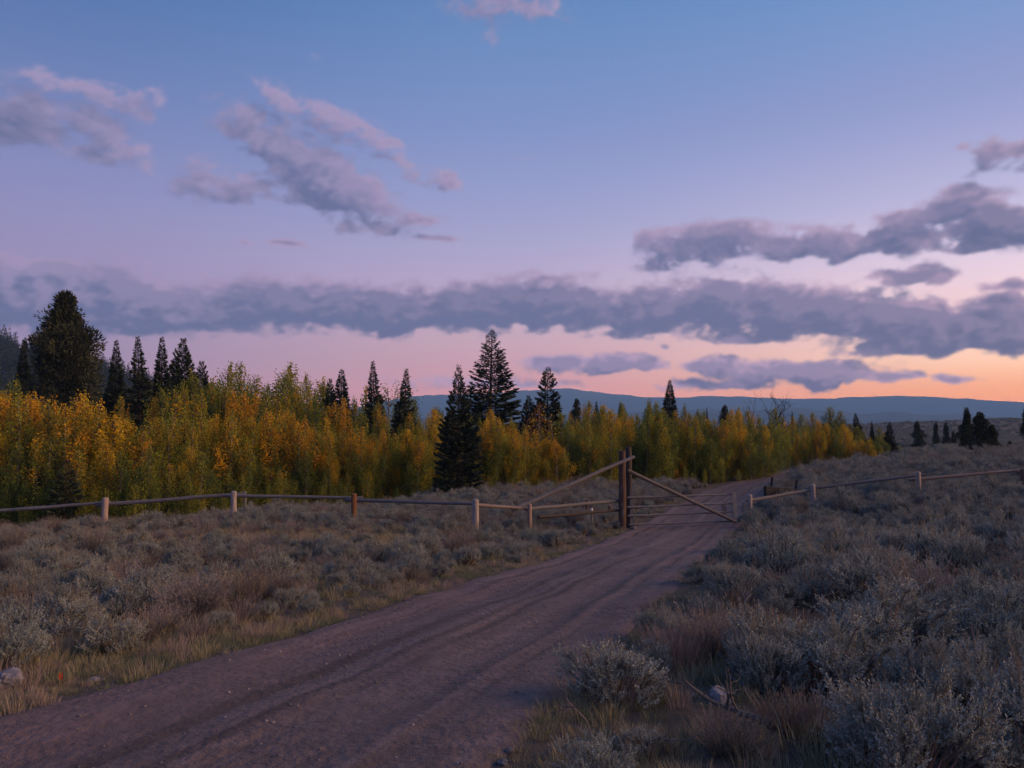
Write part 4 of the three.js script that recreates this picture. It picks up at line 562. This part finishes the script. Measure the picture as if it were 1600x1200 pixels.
// dry brush: a fan of fine upright stems with feathery tips
function dryShapes(seed, { stems = 150, r0 = .5, h = .72, lean = .75, col = [[0.28, 0.235, 0.205], [0.43, 0.37, 0.325]], stem = [0.165, 0.14, 0.128], tip = .05, fluff = 14 } = {}) {
  const r = rng(seed), L = new Buf(), S = new Buf();
  for (let i = 0; i < stems; i++) {
    const a = r() * 6.283, e = Math.sqrt(r()), d = V(Math.cos(a) * e * lean, 1, Math.sin(a) * e * lean).normalize(), len = h * (.6 + .5 * r()) * (1 - .25 * e * e) / Math.max(.5, d.y), b = V(Math.cos(a) * e * .14, -.04, Math.sin(a) * e * .14), m = b.clone().addScaledVector(d, len * .55).add(vecOn(r).multiplyScalar(.03)), t = b.clone().addScaledVector(d, len).add(V((r() - .5) * .08, 0, (r() - .5) * .08)), k = .75 + .5 * r();
    S.tube([b, m, t], (q) => [.0045, .003, .0012][q], 3, [stem[0] * k, stem[1] * k, stem[2] * k]);
    const c = mixc(col[0], col[1], r());
    for (let l = 0; l < fluff; l++) { const u = .5 + .52 * r(), q = m.clone().lerp(t, (u - .5) * 2), o = d.clone().add(vecOn(r).multiplyScalar(.5)).normalize(), z = .8 + .4 * r(); L.leaf(q, o, sideOf(o, r), tip * (.6 + .8 * r()), .006, [c[0] * z, c[1] * z, c[2] * z]); }
  }
  return [S.geometry(), L.geometry()];
}
function grassShape(seed, n, { h = .34, spread = .16, wid = .0028, bend = .5, col }) {
  const r = rng(seed), B = new Buf(); for (let i = 0; i < n; i++) { const a = r() * 6.283, e = Math.sqrt(r()) * spread, d = V(Math.cos(a) * .35 * r(), 1, Math.sin(a) * .35 * r()).normalize(), len = h * (.45 + .75 * r()), w = r() * 3.14, c = mixc(col[0], col[1], r()), k = .75 + .5 * r(); B.blade(V(Math.cos(a) * e, -.02, Math.sin(a) * e), d, V(Math.cos(w), 0, Math.sin(w)), len, wid * (.7 + .6 * r()), V(Math.cos(a) * len * bend * r(), -len * .12 * r(), Math.sin(a) * len * bend * r()), [c[0] * k, c[1] * k, c[2] * k]); } return B.geometry();
}
const SAGE = [1, 2, 3, 4].map((s) => sageShapes(200 + s)); SAGE.push(sageShapes(206, { heads: 22, r0: .44, h: .6, stalks: 16 }), sageShapes(207, { heads: 38, r0: .62, h: .8, twigs: 16, stalks: 4, col: [[0.235, 0.28, 0.255], [0.355, 0.40, 0.365]] }));
const DRY = [dryShapes(301), dryShapes(302, { lean: .95, stems: 170 }), dryShapes(303, { lean: .5, h: .8, col: [[0.2, 0.16, 0.12], [0.3, 0.245, 0.18]] })];
const TAN1 = [[0.25, 0.22, 0.125], [0.4, 0.36, 0.225]], GRN = [[0.12, 0.145, 0.08], [0.22, 0.23, 0.14]], PNK = [[0.26, 0.195, 0.165], [0.38, 0.305, 0.265]];
const GRASS = { dry_grass: [401, 402].map((s) => grassShape(s, 90, { h: .22, col: TAN1 })), green_grass: [411, 412].map((s) => grassShape(s, 90, { h: .15, bend: .8, col: GRN })), pink_grass: [421].map((s) => grassShape(s, 70, { h: .32, bend: .25, spread: .14, col: PNK })) };
const pr = rng(4242);
const bushes = [], tufts = { dry_grass: [], green_grass: [], pink_grass: [] };
const heroes = [   // px, foot y, distance, width px, height px, kind, shape, words
  [1372, 1078, 7.3, 230, 140, 'sage', 0, 'wide fan shaped sagebrush with a dark hollow, largest in the middle of the bank'], [1446, 1000, 9, 130, 105, 'dry', 1, 'pinkish dry bush just behind the wide fan shaped sagebrush'], [1300, 1110, 6.3, 200, 135, 'sage', 0, 'grey sagebrush with pale upright stalks in front of the wide fan shaped one'], [958, 1112, 6.2, 190, 115, 'sage', 3, 'rounded pale green sagebrush at the track edge, left of the pale boulder'], [1108, 1030, 7.6, 130, 100, 'dry', 0, 'brown twiggy bush beside the pink grass stems'], [1186, 1040, 7.3, 110, 75, 'sage', 4, 'small pale sagebrush above and right of the pale boulder'], [1410, 1215, 4.9, 260, 120, 'sage', 5, 'broad sagebrush at the bottom edge right of the centre'], [1575, 985, 9.6, 110, 80, 'sage', 2, 'round bluish sagebrush at the right edge, halfway up the bank'], [1560, 1120, 6.2, 150, 100, 'sage', 1, 'dark sagebrush at the right edge near the bottom corner'], [1225, 1165, 5.4, 120, 70, 'dry', 2, 'low dry bush beside the driftwood branch'], [1140, 1200, 5.0, 150, 70, 'dry', 2, 'tan dry bush at the bottom edge below the boulder'], [1350, 880, 15, 90, 60, 'sage', 0, 'clumped grey sagebrush left of the dark crooked trunk'], [1470, 900, 13, 120, 75, 'sage', 3, 'sagebrush spreading right of the dark crooked trunk'], [1215, 895, 14.5, 110, 68, 'sage', 2, 'grey sagebrush by the track below the latch post'], [1290, 800, 26, 70, 36, 'sage', 5, 'dark sagebrush just under the second right post'],
  [330, 925, 12.5, 90, 62, 'sage', 0, 'pale silver sagebrush in the middle of the left field'], [210, 960, 10.8, 130, 70, 'sage', 1, 'grey sagebrush in a dark hollow of the left field'], [100, 1010, 9, 130, 80, 'sage', 4, 'large sagebrush above the big pale rock at left'], [1000, 1195, 5.1, 90, 50, 'sage', 4, 'low sagebrush at the bottom edge below the pale green one'],
];
function bushScale(shapes) { shapes[1].computeBoundingBox(); const b = shapes[1].boundingBox; return [b.max.x - b.min.x, b.max.y]; }
for (const [px, py, d, w, h, kind, k, label] of heroes) { const p = at(px, py, d), set = kind === 'dry' ? DRY : SAGE, [bw, bh] = bushScale(set[k]); p.y = ground(p.x, p.z); bushes.push({ p, kind, k, sx: w / F * d / bw, sy: h / F * d / bh, turn: pr() * 6.28, hero: label, px, size: 1e9 }); }
const clearings = [[6, 1068, 6.9, .2], [1128, 1103, 6.05, .16], [93, 1089, 6.9, .1], [147, 1061, 7.1, .1], [1185, 1130, 5.8, .22], [797, 1170, 5.1, .2], [1424, 893, 13.2, .1], [1150, 966, 9.5, .15], [1268, 968, 9.6, .15]], u6r = rng(99), u6 = () => u6r();   // open sight to the stones, the marker and the dead wood
const fenceD = prof([[-200, 27.3], [600, 28], [743, 26.5], [830, 27.8], [985, 30.2], [1172, 31.5], [1270, 32], [1800, 31]]);
const onRoad = (x, z, m) => { const [s, k] = roadAt(x, z); return Math.abs(s) < roadHalf(k) + m ? 1 : 0; };
for (let d = 4.3; d < 66; d += .52) for (let x = -.78 * d - 1.5; x < .78 * d + 1.5; x += .56) {
  const X = x + (pr() - .5) * .62, D = d + (pr() - .5) * .56, px = 800 + X / D * F, [s, k] = roadAt(X, -D), edge = Math.abs(s) - roadHalf(k), right = s > 0;
  const u = pr(), u2 = pr(), u3 = pr(), u4 = pr(), u5 = pr();
  if (edge < (right ? (D < 6.6 ? .6 : .38) : .5)) continue;
  if (clearings.some(([cx, cy, cd, cr]) => { const ex = (cx - 800) / F * D; return D < cd + .1 && D > cd - 2.2 && Math.abs(X - ex) < cr + .25; })) continue;
  if (u6() < (right ? (D < 9 ? .3 : .38) : .12)) continue;
  if (D > 34 && px < 960 && D > dF(px) - 3.2) continue; if (px > 960 && px < 1215 && D > lerp(50.5, 56, (px - 960) / 255) - 1.4) continue; if (px > 1215 && D > 73) continue;
  const patch = fbm(X * .12 + 4, D * .12, 3), strip = smooth(1.7, .4, edge) * (right ? .35 : 1), grassy = !right && D < fenceD(px) ? smooth(.02, .28, fbm(X * .17 + 30, D * .2 + 3, 3) + .10 * smooth(9, 20, D) + (px > 250 && px < 640 ? .08 : -.05)) : 0;
  if (u < strip * .85 || u < grassy * .85) continue;
  if (heroes.some(([hx, hy, hd, hw]) => Math.hypot(X - (hx - 800) / F * hd, D - hd) < hw / F * hd * .42)) continue;
  const far = smooth(22, 50, D), dryShare = right ? .13 + .2 * patch : .27 + .5 * patch, kind = u2 < dryShare && !(right && D < 8.5) ? 'dry' : 'sage', set = kind === 'dry' ? DRY : SAGE;
  const sc = (right ? .5 + .6 * u3 * u3 + .12 * u5 + .16 * far : .42 + .46 * u3 * u3 + .2 * far) * (1 + .2 * far) * (edge < 1.2 ? .72 : 1) * (.85 + .5 * Math.max(0, patch));
  bushes.push({ p: V(X, ground(X, -D), -D), kind, k: Math.floor(u4 * set.length), sx: sc, sy: sc * (.8 + .35 * u5), turn: u4 * 60, px, size: px > -20 && px < 1620 ? sc / D : 0, edge, right, D, X });
}
bushes.sort((a, b) => b.size - a.size);
const SAGEDIST = [[0, 6.2, 'lowest'], [6.2, 8.5, 'low'], [8.5, 11, 'lower'], [11, 14.5, 'midway'], [14.5, 19, 'high'], [19, 26, 'higher'], [26, 34, 'topmost']];
const rightPlace = [[-999, 900, 'left of rounded sagebrush'], [900, 1000, 'around rounded sagebrush'], [1000, 1100, 'left of pale boulder'], [1100, 1170, 'around pale boulder'], [1170, 1240, 'below the sign'], [1240, 1300, 'below second right post'], [1300, 1370, 'left of crooked trunk'], [1370, 1440, 'below third right post'], [1440, 1510, 'right of crooked trunk'], [1510, 1560, 'towards right edge'], [1560, 2999, 'at right frame edge']];
const leftPlace = [[-999, 60, 'at left frame edge'], [60, 130, 'above orange marker'], [130, 200, 'below pinkish post'], [200, 280, 'right of pinkish post'], [280, 340, 'left of second post'], [340, 400, 'below second post'], [400, 480, 'right of second post'], [480, 580, 'below orange stained post'], [580, 700, 'left of orange footed post'], [700, 790, 'below orange footed post'], [790, 900, 'below brace pole'], [900, 2999, 'near gate posts']];
const protoBush = new Map(), rest = { sage: [], dry: [] }, made = { sage: 0, dry: 0 }, most = { sage: 210, dry: 90 }, counts = {};
for (const b of bushes) {
  const set = b.kind === 'dry' ? DRY : SAGE, shapes = set[b.k];
  if (!b.hero) { const where = b.size && (SAGEDIST.find((q) => b.D < q[1]) ?? [0, 0, 'farthest'])[2] + (b.right ? ' on right bank ' : ' in left field ') + (b.right ? rightPlace : leftPlace).find((q) => b.px < q[1])[2]; b.where = where; }
  if (b.size && made[b.kind] < most[b.kind]) {
    made[b.kind]++; let o; const name = b.kind === 'dry' ? 'dry_bush' : 'sagebrush';
    if (protoBush.has(shapes)) { o = protoBush.get(shapes).clone(); o.userData = {}; o.name = numbered(name); scene.add(o); } else { o = new THREE.Group(); o.name = numbered(name); scene.add(o); part('stems', shapes[0], needleMat, o); part('foliage', shapes[1], sageMat, o); protoBush.set(shapes, o); }
    o.position.copy(b.p); o.scale.set(b.sx, b.sy, b.sx); o.rotation.y = b.turn; tag(o, b.hero ?? '', 'shrub'); if (!b.hero) pending.push([o, b.px, b.kind === 'dry' ? 'dry brown' : 'grey green', b.kind === 'dry' ? 'bush' : 'sagebrush', b.where]);
  } else rest[b.kind].push(b);
}
{ const r = rng(88); for (let i = 0; i < 5200; i++) { const d = 66 * Math.exp(r() * 2.6), px = 1180 + r() * 560, X = (px - 800) / F * d, patch = fbm(X * .02, d * .02, 3); if (r() < .35 - patch || (px < 1420 && d < 112)) continue; const sc = (.8 + .7 * r()) * (1 + smooth(100, 500, d) * 1.2); rest.sage.push({ p: V(X, ground(X, -d) - .05, -d), kind: 'sage', k: Math.floor(r() * 6), sx: sc * 1.15, sy: sc * .8, turn: r() * 6 }); } }
const M4 = new THREE.Matrix4(), Q4 = new THREE.Quaternion(), UPV = V(0, 1, 0);
function scatter(parent, name, geometry, material, list) { if (!list.length) return; const im = new THREE.InstancedMesh(geometry, material, list.length); list.forEach((b, i) => { M4.compose(b.p, Q4.setFromAxisAngle(UPV, b.turn), V(b.sx, b.sy, b.sx)); im.setMatrixAt(i, M4); if (b.tint) im.setColorAt(i, b.tint); }); im.name = name; if (parent) parent.add(im); return im; }
for (const kind of ['sage', 'dry']) { const g = thing(kind === 'sage' ? 'sagebrush_field' : 'dry_brush_field', kind === 'sage' ? 'grey green sagebrush covering the fields on both sides of the track' : 'dry pinkish brown brush scattered between the sagebrush in both fields', 'brush'); g.userData.kind = 'stuff'; const set = kind === 'sage' ? SAGE : DRY; set.forEach((s, k) => { const l = rest[kind].filter((b) => b.k === k); scatter(g, 'stems', s[0], needleMat, l); scatter(g, 'foliage', s[1], sageMat, l); }); }
// grass
{ const r = rng(515), put = (kind, X, D, s, h = 1) => tufts[kind].push({ p: V(X, ground(X, -D), -D), sx: s, sy: s * h, turn: r() * 6.28, k: Math.floor(r() * 2) });
  for (let i = 0; i < 30000; i++) {
    const D = 4.2 + 40 * r() ** 1.6, px = -160 + r() * 1900, X = (px - 800) / F * D, [s, k] = roadAt(X, -D), edge = Math.abs(s) - roadHalf(k), right = s > 0; if (edge < -.05 || edge < .12 && r() < .5) continue; if (D > 34 && D > dF(px) - 3) continue;
    const strip = smooth(2.2, .2, edge) * (right ? .4 : 1), n = fbm(X * .17 + 30, D * .2 + 3, 3), grassy = !right && D < fenceD(px) + 2 ? smooth(.0, .26, n + .10 * smooth(9, 20, D) + (px > 250 && px < 640 ? .08 : -.05)) : 0;
    const open = clearings.some(([cx, , cd, cr]) => D < cd + .05 && D > cd - .6 && Math.abs(X - (cx - 800) / F * D) < cr + .05);
    const dens = Math.max(strip * .7, grassy * .7, right ? .07 : .09); if (r() > dens) continue;
    const near = edge < 1.1, g = r(), kind = (open || near ? g < (right ? .35 : .62) : g < .25) ? 'green_grass' : g > .86 ? 'pink_grass' : 'dry_grass'; put(kind, X, D, (.5 + .5 * r()) * (open ? .35 : near ? .75 : 1.05) * (1 + smooth(12, 40, D) * .5), 1);
  }
  for (let i = 0; i < 46; i++) { const px = 1040 + (r() - .5) * 46, D = 7.6 + (r() - .5) * .7; put('pink_grass', (px - 800) / F * D, D, .8 + .4 * r()); }
  for (let i = 0; i < 30; i++) { const px = 1125 + (r() - .5) * 90, D = 8.2 + (r() - .5) * .6; put('pink_grass', (px - 800) / F * D, D, .8 + .3 * r()); }
  const labels = { dry_grass: 'dry tan grass between the bushes and along the track', green_grass: 'short greenish grass fringing the dirt track', pink_grass: 'thin pinkish grass stems among the brush' };
  for (const kind in tufts) { const g = thing(kind, labels[kind], 'grass'); g.userData.kind = 'stuff'; GRASS[kind].forEach((s, k) => scatter(g, 'blades', s, sageMat, tufts[kind].filter((t) => t.k % GRASS[kind].length === k))); }
  for (const [px, py, d, w, label] of [[821, 1143, 5.55, 40, 'dark green weed tuft on the bare track edge'], [860, 1100, 6.1, 16, 'tiny dark green tuft beside the small white stone'], [1028, 965, 10.2, 44, 'dark green grass clump at the track edge above the pink grass']]) { const r2 = rng(px), p = at(px, py, d), B = [], wm = w / F * d; for (let i = 0; i < 7; i++) { const g = grassShape(px + i, 60, { h: .5, spread: .3, wid: .007, bend: .9, col: [[0.04, 0.055, 0.022], [0.07, 0.08, 0.03]] }); g.scale(wm * .6, wm * .6, wm * .6).translate((r2() - .5) * wm * .8, 0, (r2() - .5) * wm * .6); B.push(g); } const m = new THREE.Mesh(mergeGeometries(B), sageMat); m.name = numbered('weed_tuft'); m.position.set(p.x, ground(p.x, p.z), p.z); scene.add(m); tag(m, label, 'weed'); }
}
// loose stones on the track
{ const r = rng(616), g = new THREE.IcosahedronGeometry(1, 1), pos = g.attributes.position, v = V(); for (let i = 0; i < pos.count; i++) { v.fromBufferAttribute(pos, i); const n = 1 + .3 * noise(v.x * 2, v.y * 2 + v.z * 1.7); pos.setXYZ(i, v.x * n, v.y * n * .65, v.z * n); } g.computeVertexNormals(); const list = [];
  for (let i = 0; i < 14000; i++) { const k = Math.floor(60 + 560 * r() ** 1.5), p = roadLine[k], q = roadLine[k + 1], l = Math.hypot(q.x - p.x, q.z - p.z), nx = -(q.z - p.z) / l, nz = (q.x - p.x) / l, s = (r() - .5) * 4.6, x = p.x + nx * s, z = p.z + nz * s, size = .003 + .013 * r() ** 5; const t = .12 + .16 * r() ** 3; list.push({ p: V(x, ground(x, z) + roadHeight(s, k) + size * .2, z), sx: size, sy: size, turn: r() * 6, tint: new THREE.Color().setRGB(t * 1.06, t * .94, t * .92) }); }
  const im = scatter(null, 'pebbles', g, new THREE.MeshStandardMaterial({ roughness: .9 }), list); im.name = 'pebbles'; im.userData = { kind: 'stuff', label: 'small loose stones scattered over the dirt track', category: 'stones' }; scene.add(im); }

// ---------------------------------------------------------------- labels that tell look-alikes apart
{ const groups = new Map(), num = ['', '', 'two', 'three', 'four', 'five', 'six', 'seven', 'eight', 'nine', 'ten'], ord = ['', 'second', 'third', 'fourth', 'fifth'], plural = (w) => w.endsWith('sh') ? (w.endsWith('brush') ? w : w + 'es') : w + 's';
  for (const e of pending) { const key = e[2] + '|' + e[3] + '|' + e[4]; if (!groups.has(key)) groups.set(key, []); groups.get(key).push(e); }
  for (const list of groups.values()) { list.sort((a, b) => a[1] - b[1]); const n = list.length;
    list.forEach(([o, , look, noun, where], i) => {
      if (n === 1) { o.userData.label = `${look} ${noun} ${where}`; return; }
      if (n > 10) { o.userData.label = `${look} ${noun} ${where}`; o.userData.group = `${look} ${plural(noun)} ${where}`; return; }
      const which = n === 2 ? ['left', 'right'][i] : n === 3 ? ['left', 'middle', 'right'][i] : i === 0 ? 'leftmost' : i === n - 1 ? 'rightmost' : i <= (n - 1) / 2 ? ord[i] : ord[n - 1 - i] + ' last';
      o.userData.label = `${which} of ${num[n]} ${look} ${plural(noun)} ${where}`; o.userData.group = `${look} ${plural(noun)} ${where}`;
    }); } }
scene.traverse((o) => { if (o.isMesh) o.castShadow = o.receiveShadow = true; });
renderer.render(scene, camera);
